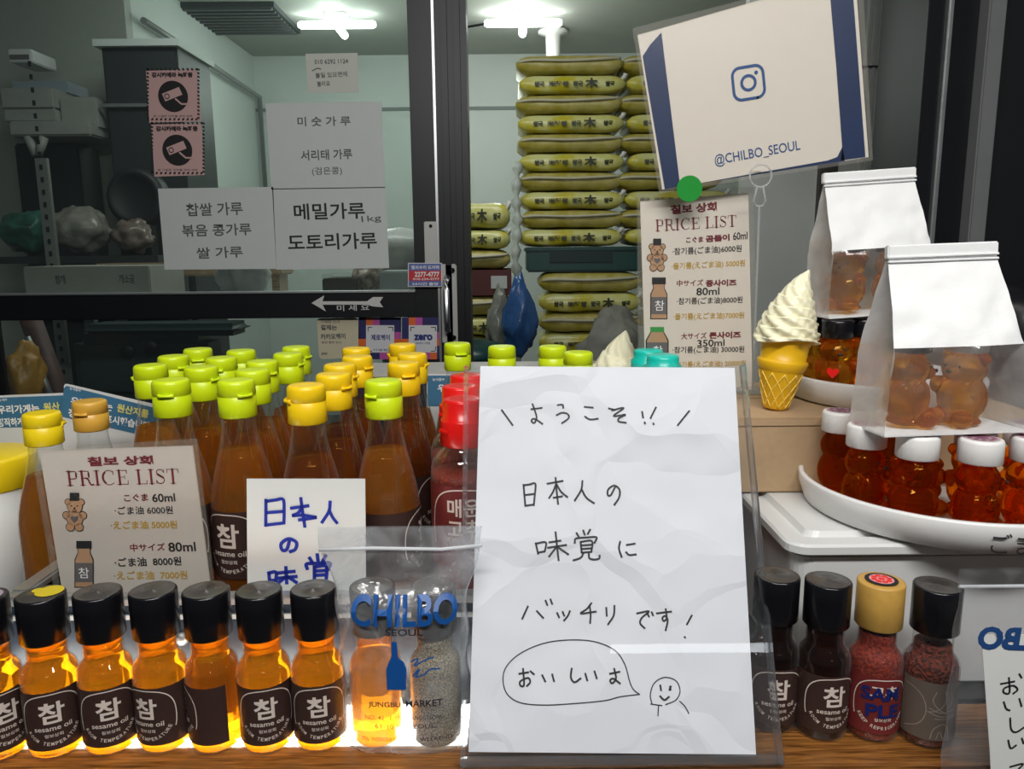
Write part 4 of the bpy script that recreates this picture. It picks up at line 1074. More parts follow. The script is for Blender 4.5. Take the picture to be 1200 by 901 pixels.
# blue handwritten note
PB = Plane((atZ(360, 700, .06).x, .6075, .09), (1, 0, 0), (0, .01, 1))
b = MB(); sheet(b, PB.uvs([(290, 700), (429, 698), (428, 561), (289, 561)]), M_NOTE, .0005)
PB.draw(b, [[(212, 705), (211, 808)], [(212, 711), (250, 705), (281, 703), (285, 750), (284, 797)], [(215, 756), (280, 751)], [(212, 806), (285, 797)],
    [(313, 738), (382, 728)], [(352, 698), (360, 760), (368, 812)], [(354, 738), (340, 758), (318, 768), (360, 766), (412, 774)], [(345, 785), (412, 776)],
    [(470, 712), (465, 750), (437, 795)], [(466, 746), (480, 775), (497, 797)]], (250, 380, 1/3.4286), 4.0, M_BLUEINK)
PB.draw(b, [[(238, 100), (228, 130), (212, 132), (209, 110), (235, 93), (262, 106), (258, 130), (240, 138)], [(165, 213), (168, 242)], [(165, 213), (190, 210), (190, 240)], [(168, 240), (190, 238)], [(195, 213), (255, 207)], [(225, 193), (228, 248)], [(200, 231), (262, 225)], [(222, 228), (198, 248)], [(232, 226), (262, 246)],
    [(308, 160), (318, 176)], [(335, 148), (338, 170)], [(365, 152), (352, 176)], [(300, 198), (298, 181), (340, 179), (380, 178), (374, 200)], [(325, 190), (325, 244)], [(325, 192), (366, 190), (366, 244)], [(327, 206), (362, 204)], [(327, 221), (362, 219)]], (260, 600, 1/2.994), 4.2, M_BLUEINK)
tag(b.build('paper_note', mat=PB.M), 'white note with blue marker lettering leaning on the yellow-capped bottles', 'note')

# blue origin cards and white tub at left
def origin_card(lb, Y, q, band, texts, ex, w=0):
    pl = Plane((atY(*q[0], Y).x, Y, .15), ex, (0, .03, 1))
    b = MB(); sheet(b, roundq(pl.uvs(q), .004), P('origin_card_white', (.66, .67, .67), .5), .0006)
    b.poly(pl.uvs(band), M_CARDBLUE, FL(.0004))
    for s_, a, c, m, h_, bo in texts: pl.put(b, s_, a, c, m, h_, bo, w=.0008)
    return tag(b.build('origin_card', mat=pl.M), lb, 'card', 'blue and white origin cards')
M_YT = P('pale_yellow_print', (.75, .68, .20), .5, var=.03)
origin_card('blue and white origin card standing behind the yellow-capped bottle at far left', .862, [(-60, 560), (110, 556), (106, 459), (-62, 466)], [(-60, 502), (107, 499), (105, 462), (-58, 468)],
    [('우리가게는', (-2, 484), (47, 482), M_WHITEP, 10, .03), ('원산', (52, 481), (71, 480), M_YT, 10, .03), ('정직하게 표시', (-2, 499), (46, 497), M_WHITEP, 10, .03), ('농식품부', (0, 470), (9, 469), M_WHITEP, 3, .01), ('품   명', (-2, 531), (22, 529), M_GREYINK, 7, .01)], (1, 0, 0))
origin_card('blue and white origin card with rounded corner leaning behind the empty bottle', .842, [(70, 560), (190, 580), (196, 477), (75, 449)], [(72, 488), (193, 516), (195, 481), (78, 452), (75, 455)],
    [('우리가게는', (83, 473), (132, 481), M_WHITEP, 10, .03), ('원산지를', (137, 481), (174, 489), M_YT, 10, .03), ('정직하게', (80, 487), (120, 494), M_WHITEP, 10, .03), ('표시했습니다', (123, 494), (176, 503), M_WHITEP, 10, .03), ('농식품부', (82, 456), (95, 459), M_WHITEP, 3, .01)], (1, 0, 0))
origin_card('blue origin card on the ledge behind the right yellow-capped bottles', YL-.03, [(501, 520), (552, 520), (552, 438), (500, 438)], [(501, 476), (552, 476), (552, 440), (501, 440)],
    [('우리가게', (513, 458), (548, 458), M_WHITEP, 9, .03), ('농식품부', (507, 446), (521, 446), M_WHITEP, 3.5, .01)], (1, 0, 0))
tp = atY(-22, 548, .79); t = thing('tub', 'white tapered plastic tub with a yellow band at far left edge', 'tub', (tp.x, .79, 0))
rt_ = atY(36, 560, .79).x-tp.x
zt, zb_ = atY(10, 533, .79).z, atY(10, 566, .79).z
b = MB(); b.lathe([(rt_*.78, 0), (rt_*.80, .002), (rt_*.96, zb_), (rt_*.93, zb_+.0005)], M_LIDW, 48); b.build('body', t)
b = MB(); b.lathe([(rt_*.965, zb_-.002), (rt_*1.0, zb_), (rt_*1.02, zt-.002), (rt_*1.0, zt), (rt_*.9, zt+.002), (.001, zt+.003)], M_YELB, 48); b.build('yellow_band', t)

# ------------------------------------------------------------------ right hand stand: storage box, carton, trays, cone
BZ = .130; bx0 = .222; byf = .582
sb = thing('storage_box', 'white plastic storage box supporting the bear bottle tray at right', 'storage box', (bx0, byf, 0))
b = MB()
def ringbox(mb, lv, m):
    rings = []
    for (x0, y0, x1, y1, r, z) in lv:
        ring = []
        for cx_, cy_, a0 in ((x1-r, y0+r, -90), (x1-r, y1-r, 0), (x0+r, y1-r, 90), (x0+r, y0+r, 180)):
            for k in range(7):
                a = math.radians(a0+15*k); ring.append(mb.bm.verts.new((cx_+r*math.cos(a), cy_+r*math.sin(a), z)))
        rings.append(ring)
    n = len(rings[0])
    for a, c in zip(rings, rings[1:]):
        for k in range(n): mb.face([a[k], a[(k+1) % n], c[(k+1) % n], c[k]], m, False)
    mb.face(list(reversed(rings[0])), m); mb.face(rings[-1], m)
W_, D_ = .54, .34
ringbox(b, [(.016, .012, W_-.016, D_-.012, .016, 0), (.012, .008, W_-.012, D_-.008, .016, .004), (.005, .004, W_-.005, D_-.004, .016, BZ-.014)], M_LIDW); b.build('body', sb)
b = MB()
ringbox(b, [(.001, 0, W_-.001, D_, .016, BZ-.011), (-.002, -.003, W_+.002, D_+.003, .017, BZ-.009), (-.002, -.003, W_+.002, D_+.003, .017, BZ-.003), (.000, -.001, W_, D_+.001, .015, BZ-.001), (.012, .014, W_-.012, D_-.014, .012, BZ-.001), (.014, .016, W_-.014, D_-.016, .011, BZ-.005), (.020, .023, W_-.020, D_-.023, .01, BZ-.005), (.023, .026, W_-.023, D_-.026, .01, BZ)], M_LIDW); b.build('lid', sb)

# carton on the box
cb = thing('carton', 'plain brown cardboard carton under the yellow ice cream cone', 'box', (0, 0, BZ))
b = MB(); b.box((.150, .708, .0005), (.500, .900, .072), M_CARDBD, .0015)
b.box((.150, .7065, .066), (.500, .7085, .0735), M_CARDBD, .0008); b.box((.150, .707, .0725), (.500, .800, .0745), M_CARDBD, .0008); b.box((.150, .804, .0725), (.500, .900, .0745), M_CARDBD, .0008)
b.build('cardboard', cb)
CZT = BZ+.0745

def tray(lb, cx, cyy, z, R, h):
    t = thing('round_tray', lb, 'tray', (cx, cyy, z), 0, 'white round trays')
    mb = MB(); mb.lathe([(.001, 0), (R-.012, 0), (R-.006, .002), (R-.001, h*.6), (R, h-.002), (R-.001, h), (R-.004, h), (R-.005, h-.002), (R-.008, .006), (.001, .0045)], M_TRAYW, 96, caps=False)
    mb.build('dish', t); return t
TC = (.386, .664); TZ = BZ+.0006
t1 = tray('large white round tray of white-capped bear bottles with black lettering on its rim', TC[0], TC[1], TZ, .122, .027)
b = MB(); fn = lambda u, v: (.1222*math.sin(u/.122), -.1222*math.cos(u/.122), v)
b.text('ごま油', (-.029, .0055), (.019, .0055), M_INK, lambda u, v: fn(u, v), .0165, .0, cut=.003); b.build('lettering', t1)
t2 = tray('smaller white round tray of black-capped bear bottles on the brown carton', .392, .802, CZT+.0003, .097, .026)

# ---- bear bottles
def bear_body(hz, inset=0.):
    mb = MB(); s = hz/.066; m = M_CLEAR
    for c, r in (((0, 0, .0235), (.0195, .0180, .0215)), ((0, 0, .0480), (.0175, .0165, .0150)), ((0, 0, .058), (.0120, .0120, .0075)),
                 ((-.0155, .001, .0570), (.0052, .0040, .0055)), ((.0155, .001, .0570), (.0052, .0040, .0055)),
                 ((-.0170, -.008, .0330), (.0060, .0070, .0075)), ((.0170, -.008, .0330), (.0060, .0070, .0075)),
                 ((-.0110, -.0150, .0075), (.0082, .0090, .0072)), ((.0110, -.0150, .0075), (.0082, .0090, .0072)),
                 ((0, -.0155, .0450), (.0068, .0050, .0055)), ((0, 0, .004), (.0165, .0155, .004))):
        mb.ball(tuple(q*s for q in c), tuple(max(.001, q*s-inset) for q in r), m, 20)
    o = mb.build('tmp'); md = o.modifiers.new('r', 'REMESH'); md.mode = 'VOXEL'; md.voxel_size = .0011; md.use_smooth_shade = True
    sm = o.modifiers.new('s', 'SMOOTH'); sm.iterations = 6; sm.factor = .5
    dg = bpy.context.evaluated_depsgraph_get(); me = bpy.data.meshes.new_from_object(o.evaluated_get(dg)); bpy.data.objects.remove(o)
    for p_ in me.polygons: p_.use_smooth = True
    me.materials.clear(); zmin = min(v.co.z for v in me.vertices)
    for v in me.vertices: v.co.z -= zmin
    return me
BHZ = .064
BEAR_ME = bear_body(BHZ)
def make_bear(lb, oilm, capm, capname, grp, sticker=True):
    t = thing('bear_bottle', lb, 'bottle', group=grp)
    me = BEAR_ME.copy(); me.materials.append(oilm); o = bpy.data.objects.new('bear_body', me); COL.objects.link(o); o.parent = t
    z = BHZ-.004
    mb = MB(); mb.lathe([(.0150, z), (.0158, z+.0008), (.0158, z+.0165), (.0150, z+.0185), (.0135, z+.0190), (.001, z+.0190)], capm, 60, ribs=30, ribd=.00018, zr=(z+.0008, z+.0165)); c = mb.build('cap', t)
    if sticker:
        b = MB(); b.disc((0, 0), .0125, P('bear_sticker_pink', (.55, .38, .42), .5), FL(z+.0193), 28)
        for k in range(10):
            a = 2*PI*k/10; b.disc((.0085*math.cos(a), .0085*math.sin(a)), .0022, P('bear_sticker_plum', (.22, .08, .14), .5), FL(z+.0195), 10)
        b.disc((0, 0), .005, P('bear_sticker_plum', (.22, .08, .14), .5), FL(z+.0195), 14); b.build('cap_sticker', c)
    b = MB()
    for x in (-.006, .006): b.ball((x, -.0158, .0495), (.0010, .0007, .0012), M_INK, 8)
    b.ball((0, -.0200, .0455), (.0022, .0012, .0016), M_INK, 10); b.build('face', t)
    return t
TF = TZ+.0062
wb = [((.299, .684), 1.0, 'white-capped bear bottle at the far left of the large tray'), ((.298, .629), .5, 'white-capped bear bottle with its nose showing, second from left on the large tray'),
      ((.322, .593), 2.9, 'white-capped bear bottle at the front, turned backwards, centre of the view of the large tray'), ((.363, .578), 1.2, 'white-capped bear bottle at the front of the large tray, right of the backwards one'),
      ((.406, .581), 2.2, 'white-capped bear bottle cut by the right edge of the picture on the large tray'), ((.346, .635), .3, 'white-capped bear bottle under the left base of the front paper bag'),
      ((.389, .627), -.5, 'white-capped bear bottle under the right base of the front paper bag'), ((.348, .680), 1.9, 'white-capped bear bottle behind the others under the front paper bag'), ((.432, .630), .9, 'white-capped bear bottle rightmost behind the front paper bag')]
GW = 'white-capped bear bottles on the large tray'; pw = None
for (x, y), rt, lb in wb:
    if pw is None: pw = make_bear(lb, M_HONEY, M_WCAP, 'white', GW); o = pw
    else: o = dup(pw, (0, 0, 0), 0, lb)
    o.location = (x, y, TF); o.rotation_euler = (0, 0, rt)
TF2 = CZT+.0003+.0062
GB = 'black-capped bear bottles on the smaller tray'; pk = None
for px, Y, rt, lb in ((982, .778, -.2, 'black-capped bear bottle with a red heart, right of the ice cream cone'), (1012, .79, .5, 'black-capped bear bottle second from left on the smaller tray'), (953, .815, .9, 'black-capped bear bottle half hidden behind the ice cream swirl'),
                      (996, .838, 2.0, 'black-capped bear bottle at the back of the smaller tray'), (1040, .825, -.8, 'black-capped bear bottle behind the left edge of the front paper bag')):
    p = atY(px, 380, Y)
    if pk is None: pk = make_bear(lb, M_HONEY2, M_BLACK, 'black', GB, False); o = pk
    else: o = dup(pk, (0, 0, 0), 0, lb)
    o.location = (p.x, Y, TF2); o.rotation_euler = (0, 0, rt)
b = MB(); fn = lambda u, v: (u-.006, -.0200+abs(u-.006)*.14, v+.0110)
b.poly([(0, .010), (-.0055, .016), (-.0055, .0195), (-.0028, .0208), (0, .0185), (.0028, .0208), (.0055, .0195), (.0055, .016)], M_RED, fn); b.build('heart_sticker', pk)
CAPZ1 = TF+BHZ+.0152; CAPZ2 = TF2+BHZ+.0152

# ---- white paper bags with a clear window
def paper_bag(lb, loc, rz, H, wb_, wt, db, tilt, seed):
    t = thing('paper_bag', lb, 'bag', loc, rz, 'white paper bags with windows')
    t.rotation_euler = (tilt[0], tilt[1], rz)
    NZ, NX, ND = 36, 26, 10
    def dims(z):
        k = z/H; w = wb_+(wt-wb_)*k; d = db*(1 if k < .42 else max(.06, 1-((k-.42)/.50)**1.1*.94)) if k < .93 else db*.06
        return w, max(.003, d)
    cols = [('f', i) for i in range(NX)]+[('r', i) for i in range(ND)]+[('b', i) for i in range(NX)]+[('l', i) for i in range(ND)]
    def pt(c, z):
        w, d = dims(z); s, i = c; k = z/H
        bulge = .10*d*math.sin(PI*min(1, k*1.3))
        if s == 'f': u = i/NX; x, y = -w/2+w*u, -d/2-bulge*math.sin(PI*u)
        elif s == 'r': u = i/ND; x, y = w/2-.012*math.sin(PI*u)*min(1, k*2.2)*(1-.2*k), -d/2+d*u
        elif s == 'b': u = i/NX; x, y = w/2-w*u, d/2+bulge*math.sin(PI*u)
        else: u = i/ND; x, y = -w/2+.012*math.sin(PI*u)*min(1, k*2.2)*(1-.2*k), d/2-d*u
        n = mnoise.noise(Vector((x*45+seed, y*45, z*45)))+.5*mnoise.noise(Vector((x*100, seed, z*90)))
        a = .0028*min(1, d/.02)*(.35+.65*math.sin(PI*min(1, k/.93)))
        return Vector((x+n*a*.5*(s in 'rl'), y+n*a*(s in 'fb'), z))
    def shell(mb, sel, zs):
        vm = {}
        def V(ci, zi):
            if (ci, zi) not in vm: vm[(ci, zi)] = mb.bm.verts.new(pt(cols[ci % len(cols)], zs[zi]))
            return vm[(ci, zi)]
        N = len(cols)
        for ci in range(N):
            m = sel(cols[ci], None)
            for zi in range(len(zs)-1):
                m = sel(cols[ci], (zs[zi]+zs[zi+1])/2/H)
                if m: mb.face([V(ci, zi), V((ci+1) % N, zi), V((ci+1) % N, zi+1), V(ci, zi+1)], m, True)
    zs = [H*.93*i/NZ for i in range(NZ+1)]
    kb = .47
    b = MB(); shell(b, lambda c, k: (M_BAGP if c[0] in 'fb' and k > kb and (c[1] < NX-1 or 1) else None) if k else None, zs); b.build('paper_band', t)
    for sd in 'rl': b = MB(); shell(b, lambda c, k: (M_FROST if c[0] == sd else None) if k else None, zs); b.build('side_gusset', t)
    b = MB(); shell(b, lambda c, k: (M_WINDOW if c[0] == 'f' and k <= kb else M_FROST if c[0] == 'b' and k <= kb else None) if k else None, zs); b.build('window', t)
    w, d = dims(0); b = MB(); b.box((-w/2+.001, -d/2+.001, 0), (w/2-.001, d/2-.001, .0012), M_BAGP); b.build('base', t)
    b = MB(); z = H*.925; y0 = -.0035
    b.box((-wt/2-.002, y0, z), (wt/2+.002, .0035, H), M_BAGP, .001)
    for k in (.0, .0035): b.box((-wt/2-.002, y0-.0012, z+k-.003), (wt/2+.002, y0+.002, z+k-.001), M_BAGP, .0005)
    b.build('top_seal', t)
    return t
p = atY(1094, 497, .60)
pbg = paper_bag('front white paper bag with a window onto bear bottles, resting on white caps', (atY(1096, 490, .612).x, .610, CAPZ1+.0006), .0, .148, .114, .083, .062, (-.05, -.03), 1)
ob = pbg
def inner_bear(root, x, y, z, rz, lb, capm, oilm):
    o = make_bear(lb, oilm, capm, '', 'bear bottles inside the paper bags', False)
    o.location = (root.location.x+x, root.location.y+y, root.location.z+z); o.rotation_euler = (0, 0, rz); return o
inner_bear(pbg, .020, .002, .0022, -1.1, 'white-capped bear bottle facing left inside the front paper bag', M_WCAP, M_HONEY2)
inner_bear(pbg, -.024, .004, .0022, 1.2, 'black-capped bear bottle facing right inside the front paper bag', M_BLACK, M_HONEY2)
pb2 = paper_bag('rear white paper bag leaning right, resting on black caps beside the blue-edged sign', (atY(1016, 366, .80).x, .800, CAPZ2+.004), .05, .144, .108, .091, .058, (.0, -.06), 5)
inner_bear(pb2, -.022, .003, .0022, -.8, 'bear bottle behind the window at left inside the rear paper bag', M_BLACK, M_HONEY2)
inner_bear(pb2, .024, .004, .0022, .6, 'bear bottle at right inside the rear paper bag', M_BLACK, M_HONEY2)

# ---- plastic ice cream cones
def make_cone(lb):
    t = thing('ice_cream_cone', lb, 'ornament', group='soft serve ice cream ornaments')
    mb = MB(); r0, r1, zc = .0145, .0255, .043
    mb.lathe([(.001, 0), (r0-.002, 0), (r0, .002), (r1, zc)], M_CONE, 48, caps=False)
    for sgn in (1, -1):
        for k in range(11):
            pts = []
            for i in range(13):
                z = .002+(zc-.004)*i/12; r = r0+(r1-r0)*(z-.002)/(zc-.002)+.0002; a = 2*PI*k/11+sgn*i/12*1.15
                pts.append((r*math.cos(a), r*math.sin(a), z))
            mb.tube(pts, .0008, M_CONELINE, 5)
    mb.build('waffle', t)
    mb = MB(); mb.lathe([(.024, zc-.001), (.0275, zc+.004), (.0292, zc+.010), (.0285, zc+.012), (.0262, zc+.013), (.0275, zc+.028), (.0300, zc+.033), (.0300, zc+.037), (.026, zc+.038), (.001, zc+.036)], M_CONE, 48, caps=False); mb.build('collar', t)
    mb = MB(); rows, seg = 150, 96; rings = []; zb, hh = zc+.034, .078
    for i in range(rows+1):
        k = i/rows; R = .0350*(1-k**1.35)**.85+.0004; ring = []
        ox, oy = .011*k**2.5+.003*max(0, k-.85)/.15, 0
        for j in range(seg):
            a = 2*PI*j/seg; tt = (k*7.0+a/(2*PI)) % 1.0
            rg = 1+.13*(tt**.6-.55)+.055*math.sin(8*a+k*34)*(1-k*.3)+.02*math.sin(17*a-k*25)*(1-k)
            rr = R*rg
            ring.append(mb.bm.verts.new((ox+rr*math.cos(a), oy+rr*math.sin(a), zb+hh*k-.0035*math.sin(2*a+1)*(1-k))))
        rings.append(ring)
    for a, c in zip(rings, rings[1:]):
        for j in range(seg): mb.face([a[j], a[(j+1) % seg], c[(j+1) % seg], c[j]], M_SOFT, True)
    mb.face(list(reversed(rings[0])), M_SOFT); mb.face(rings[-1], M_SOFT); mb.build('swirl', t)
    return t
pc = make_cone('yellow plastic waffle cone with cream swirl standing on the brown carton')
cp = atZ(911, 480, CZT+.001); pc.location = (cp.x, .745, CZT+.001)
zt_ = atY(944, 315, .745).z
sc_ = (zt_-CZT)/.155; pc.scale = (sc_*.93, sc_*.93, sc_); pc.rotation_euler = (0, math.radians(6), 0)
o = dup(pc, (0, 0, 0), 0, 'cream swirl tip of a second soft serve ornament peeking over the sign')
p = atY(720, 389, .95); s2 = p.z/.155; o.location = (p.x, .95, 0); o.scale = (s2, s2, s2); o.rotation_euler = (0, 0, .8)
# small white ball-topped pin on the ledge
p = atY(675, 415, YL+.03)
b = MB(); b.ball((0, 0, p.z-lz), .0062, M_WCAP, 16); b.lathe([(.006, 0), (.006, .002), (.0015, .003), (.0015, p.z-lz-.003)], M_WCAP, 12)
tag(b.build('ball_pin', loc=(p.x, YL+.03, lz)), 'tiny white ball-topped pin behind the lime caps above the sign', 'ornament')

# ------------------------------------------------------------------ papers and stickers on the door glass
GY = DY-.0095
def door_paper(name, lb, cat, q, m, fnart=None, grp=None, Y=GY, rnd=0, th=.0004):
    pl = Plane((atY(*q[0], Y).x, Y, atY(*q[0], Y).z), (1, 0, 0), (0, 0, 1)); b = MB()
    uv = pl.uvs(q)
    if rnd: uv = roundq(uv, rnd)
    sheet(b, uv, m, th)
    if fnart: fnart(b, pl)
    return tag(b.build(name, mat=pl.M), lb, cat, grp)
M_FP = P('window_paper', (.62, .66, .64), .7, var=.03)
M_FP2 = P('window_paper_yellowish', (.60, .62, .56), .7, var=.03)
G_P = 'white paper notices on the door glass'
def a1(b, pl):
    pl.put(b, '미 숫 가 루', (349, 147), (411, 146), M_GREYINK, 11, .012, w=.001); pl.put(b, '서리태 가루', (353, 187), (413, 185), M_GREYINK, 12, .015, w=.001)
    pl.put(b, '(검은콩)', (366, 204), (401, 203), M_GREYINK, 10, 0, w=.001)
door_paper('paper_notice', 'white notice with three printed lines at the top right of the glass', 'notice', [(318, 222), (451, 220), (447, 119), (311, 121)], M_FP, a1, G_P)
def a2(b, pl):
    pl.put(b, '찹쌀 가루', (219, 252), (285, 250), M_GREYINK, 15, .012, w=.001); pl.put(b, '볶음 콩가루', (214, 276), (295, 274), M_GREYINK, 14, .012, w=.001); pl.put(b, '쌀 가루', (231, 302), (285, 300), M_GREYINK, 13, .012, w=.001)
door_paper('paper_notice', 'white notice with three printed lines at the lower left of the group', 'notice', [(193, 316), (324, 315), (320, 219), (185, 221)], M_FP, a2, G_P)
def a3(b, pl):
    pl.put(b, '메밀가루', (345, 256), (428, 254), M_INK, 19, .014, w=.001); pl.put(b, '도토리가루', (338, 292), (442, 289), M_INK, 19, .014, w=.001)
    pl.put(b, '1kg', (424, 260), (447, 258), M_GREYINK, 9, 0, w=.001)
door_paper('paper_notice', 'white notice with two bold printed lines beside the door stile', 'notice', [(324, 316), (456, 314), (452, 219), (319, 221)], M_FP, a3, G_P)
def a4(b, pl):
    pl.put(b, '010 6292 1124', (369, 75), (408, 74), M_INK, 5, 0, w=.001); pl.put(b, '볼일 있으면에', (370, 91), (407, 89), M_INK, 6, 0, w=.001); pl.put(b, '불러요', (372, 101), (387, 100), M_INK, 6, 0, w=.001)
    pl.draw(b, [[(366, 83), (372, 80), (376, 81)]], (0, 0, 1), .8, M_INK, .001)
door_paper('paper_notice', 'small handwritten paper slip above the other notices on the glass', 'notice', [(361, 109), (421, 108), (419, 62), (358, 63)], M_FP2, a4, G_P)
M_PINK = P('pink_sticker_print', (.62, .40, .38), .6, var=.03)
def cctv(y):
    def f(b, pl):
        x0, x1 = (172, 234) if y < 140 else (177, 240)
        t = y-35
        for k in range(12):
            for (yy, dy) in ((t, 1), (t+61, -1)):
                xx = x0+(x1-x0)*k/12; b.poly(pl.uvs([(xx, yy), (xx+2.4, yy), (xx+3.2, yy+2.5*dy), (xx+.8, yy+2.5*dy)]), M_INK, FL(.001))
        for k in range(14):
            for xx in (x0, x1-2.6):
                yy = t+61*k/14; b.poly(pl.uvs([(xx, yy), (xx+2.6, yy+.8), (xx+2.6, yy+3), (xx, yy+2.2)]), M_INK, FL(.001))
        pl.put(b, '감시카메라 녹화중', (x0+6, t+10), (x1-8, t+10), M_INK, 6, .05, w=.001)
        c = (x0+31, t+33); q = pl.uv(*c); k = (pl.uv(c[0]+10, c[1])-q).length/10
        b.disc(q, 17.5*k, M_INK, FL(.001), 32)
        U = lambda L: pl.uvs([(c[0]+a, c[1]+d) for a, d in L])
        b.poly(U([(-13, -3), (7, -11), (11, -2), (-9, 6)]), M_PINK, FL(.0015)); b.disc(pl.uv(c[0]-7, c[1]+0), 3.2*k, M_INK, FL(.002), 14, 2.2*k)
        b.stroke(U([(3, 3), (10, 9), (17, 9)]), 2*k, M_PINK, FL(.0015), smooth=False)
        pl.put(b, '본 시설은 안전을 위해 녹화', (x0+8, t+57), (x1-8, t+57), M_GREYINK, 2.5, 0, w=.001)
    return f
door_paper('camera_sticker', 'upper pink sticker with a surveillance camera in a black circle', 'sticker', [(175, 144), (236, 142), (231, 81), (171, 83)], M_PINK, cctv(115), 'pink camera warning stickers')
door_paper('camera_sticker', 'lower pink sticker with a surveillance camera in a black circle', 'sticker', [(181, 207), (240, 205), (236, 144), (177, 146)], M_PINK, cctv(178), 'pink camera warning stickers')
def ph(b, pl):
    b.poly(pl.uvs([(479, 317), (517, 317), (517, 329), (479, 329)]), P('sticker_red', (.55, .02, .03), .5), FL(.0006))
    b.poly(pl.uvs([(479, 309), (517, 309), (517, 317), (479, 317)]), P('sticker_blue', (.10, .14, .40), .5), FL(.0006)); b.poly(pl.uvs([(479, 329), (517, 329), (517, 335), (479, 335)]), P('sticker_blue', (.10, .14, .40), .5), FL(.0006))
    pl.put(b, '2277-4777', (486, 324), (515, 324), M_WHITEP, 6, .03, w=.001); pl.put(b, '열쇠수리 도어락', (482, 315), (515, 315), M_WHITEP, 4.5, .02, w=.001); pl.put(b, '24시간 출장', (483, 334), (514, 334), M_WHITEP, 3.5, .02, w=.001); pl.put(b, '010-234-4777', (484, 328), (515, 328), M_WHITEP, 2.5, .02, w=.001)
door_paper('phone_sticker', 'small red and blue telephone sticker beside the door handle', 'sticker', [(478, 336), (518, 336), (518, 308), (478, 308)], P('sticker_white', (.7, .7, .72), .4), ph, Y=DY-.046)
def kk(b, pl):
    pl.put(b, '결제는', (376, 386), (395, 386), M_GREYINK, 6, .03, w=.001); pl.put(b, '카카오페이', (376, 397), (405, 396), M_GREYINK, 6.5, .03, w=.001); pl.put(b, '가맹점 안내', (376, 378), (398, 378), M_GREYINK, 3, 0, w=.001); pl.put(b, '송금 결제 안내', (377, 402), (400, 402), M_GREYINK, 2.5, 0, w=.001); pl.put(b, 'pay', (377, 415), (384, 415), M_GREYINK, 3, .02, w=.001)
door_paper('payment_sticker', 'cream payment sticker with rounded corners below the door rail', 'sticker', [(374, 421), (423, 419), (420, 372), (371, 373)], P('cream_sticker', (.62, .56, .40), .5), kk, rnd=.012)
M_ST = [P('sticker_navy', (.02, .02, .12), .5), P('sticker_orange', (.75, .14, .02), .5), P('sticker_magenta', (.50, .08, .35), .5), P('sticker_white', (.7, .7, .72), .4)]
def zp(x, word, foot, bo):
    def f(b, pl):
        R_ = lambda a, c, d, e, m, w: b.poly(pl.uvs([(a, e), (d, e), (d, c), (a, c)]), m, FL(w))
        R_(x+8, 372, x+16, 381, M_ST[1], .0005); R_(x+16, 372, x+24, 381, M_ST[2], .0005); R_(x-1, 397, x+8, 405, M_ST[1], .0005); R_(x+41, 389, x+49, 397, M_ST[2], .0005); R_(x+41, 397, x+49, 405, M_ST[1], .0005)
        R_(x+8, 413, x+16, 421, M_ST[0], .0005); R_(x+24, 413, x+33, 421, M_ST[2], .0005); R_(x+33, 413, x+41, 421, M_ST[1], .0005)
        R_(x+8, 381, x+41, 413, M_ST[3], .0008)
        for (cx_, cy_, sx_, sy_) in ((x+10, 383, 1, 1), (x+39, 383, -1, 1), (x+10, 411, 1, -1), (x+39, 411, -1, -1)):
            R_(min(cx_, cx_+5*sx_), cy_, max(cx_, cx_+5*sx_), cy_+.9, M_INK, .0012); R_(cx_, min(cy_, cy_+5*sy_), cx_+.9, max(cy_, cy_+5*sy_), M_INK, .0012)
        pl.put(b, word, (x+14, 398), (x+36, 398), M_TXTBLUE, 7, bo, w=.0014); pl.put(b, foot, (x+16, 403 if bo > .03 else 411), (x+33, 403 if bo > .03 else 411), M_TXTBLUE, 2.5, 0, w=.0014)
    return f
G_Z = 'navy and orange payment stickers'
door_paper('payment_sticker', 'navy and orange payment sticker beside the cream one', 'sticker', [(420, 421), (470, 421), (470, 372), (420, 372)], M_ST[0], zp(421, '제로페이', '가맹점', .03), G_Z)
door_paper('payment_sticker', 'navy and orange payment sticker reading zero, next to the handle', 'sticker', [(471, 421), (520, 421), (520, 372), (471, 372)], M_ST[0], zp(471, 'zero', '제로페이 가맹점', .05), G_Z, Y=DY-.034)
def arrow(b, pl): pass
pl = Plane(atY(405, 357, DY-.0315), (1, 0, 0), (0, 0, 1)); b = MB(); M_CH = P('white_chalk', (.62, .62, .60), .8, var=.2, scale=200)
b.bm.verts.ensure_lookup_table()
U = pl.uvs
b.poly(U([(365, 355), (380, 346), (378, 353), (430, 353), (437, 348), (449, 348), (445, 354), (449, 360), (437, 359), (430, 357), (378, 357), (382, 365)]), M_CH, FL(0)); 
pl.put(b, '미 세 요', (395, 364), (433, 363), M_CH, 7, .01, w=.0)
tag(b.build('chalk_arrow', mat=pl.M), 'white chalk arrow pointing left on the black door rail', 'arrow')

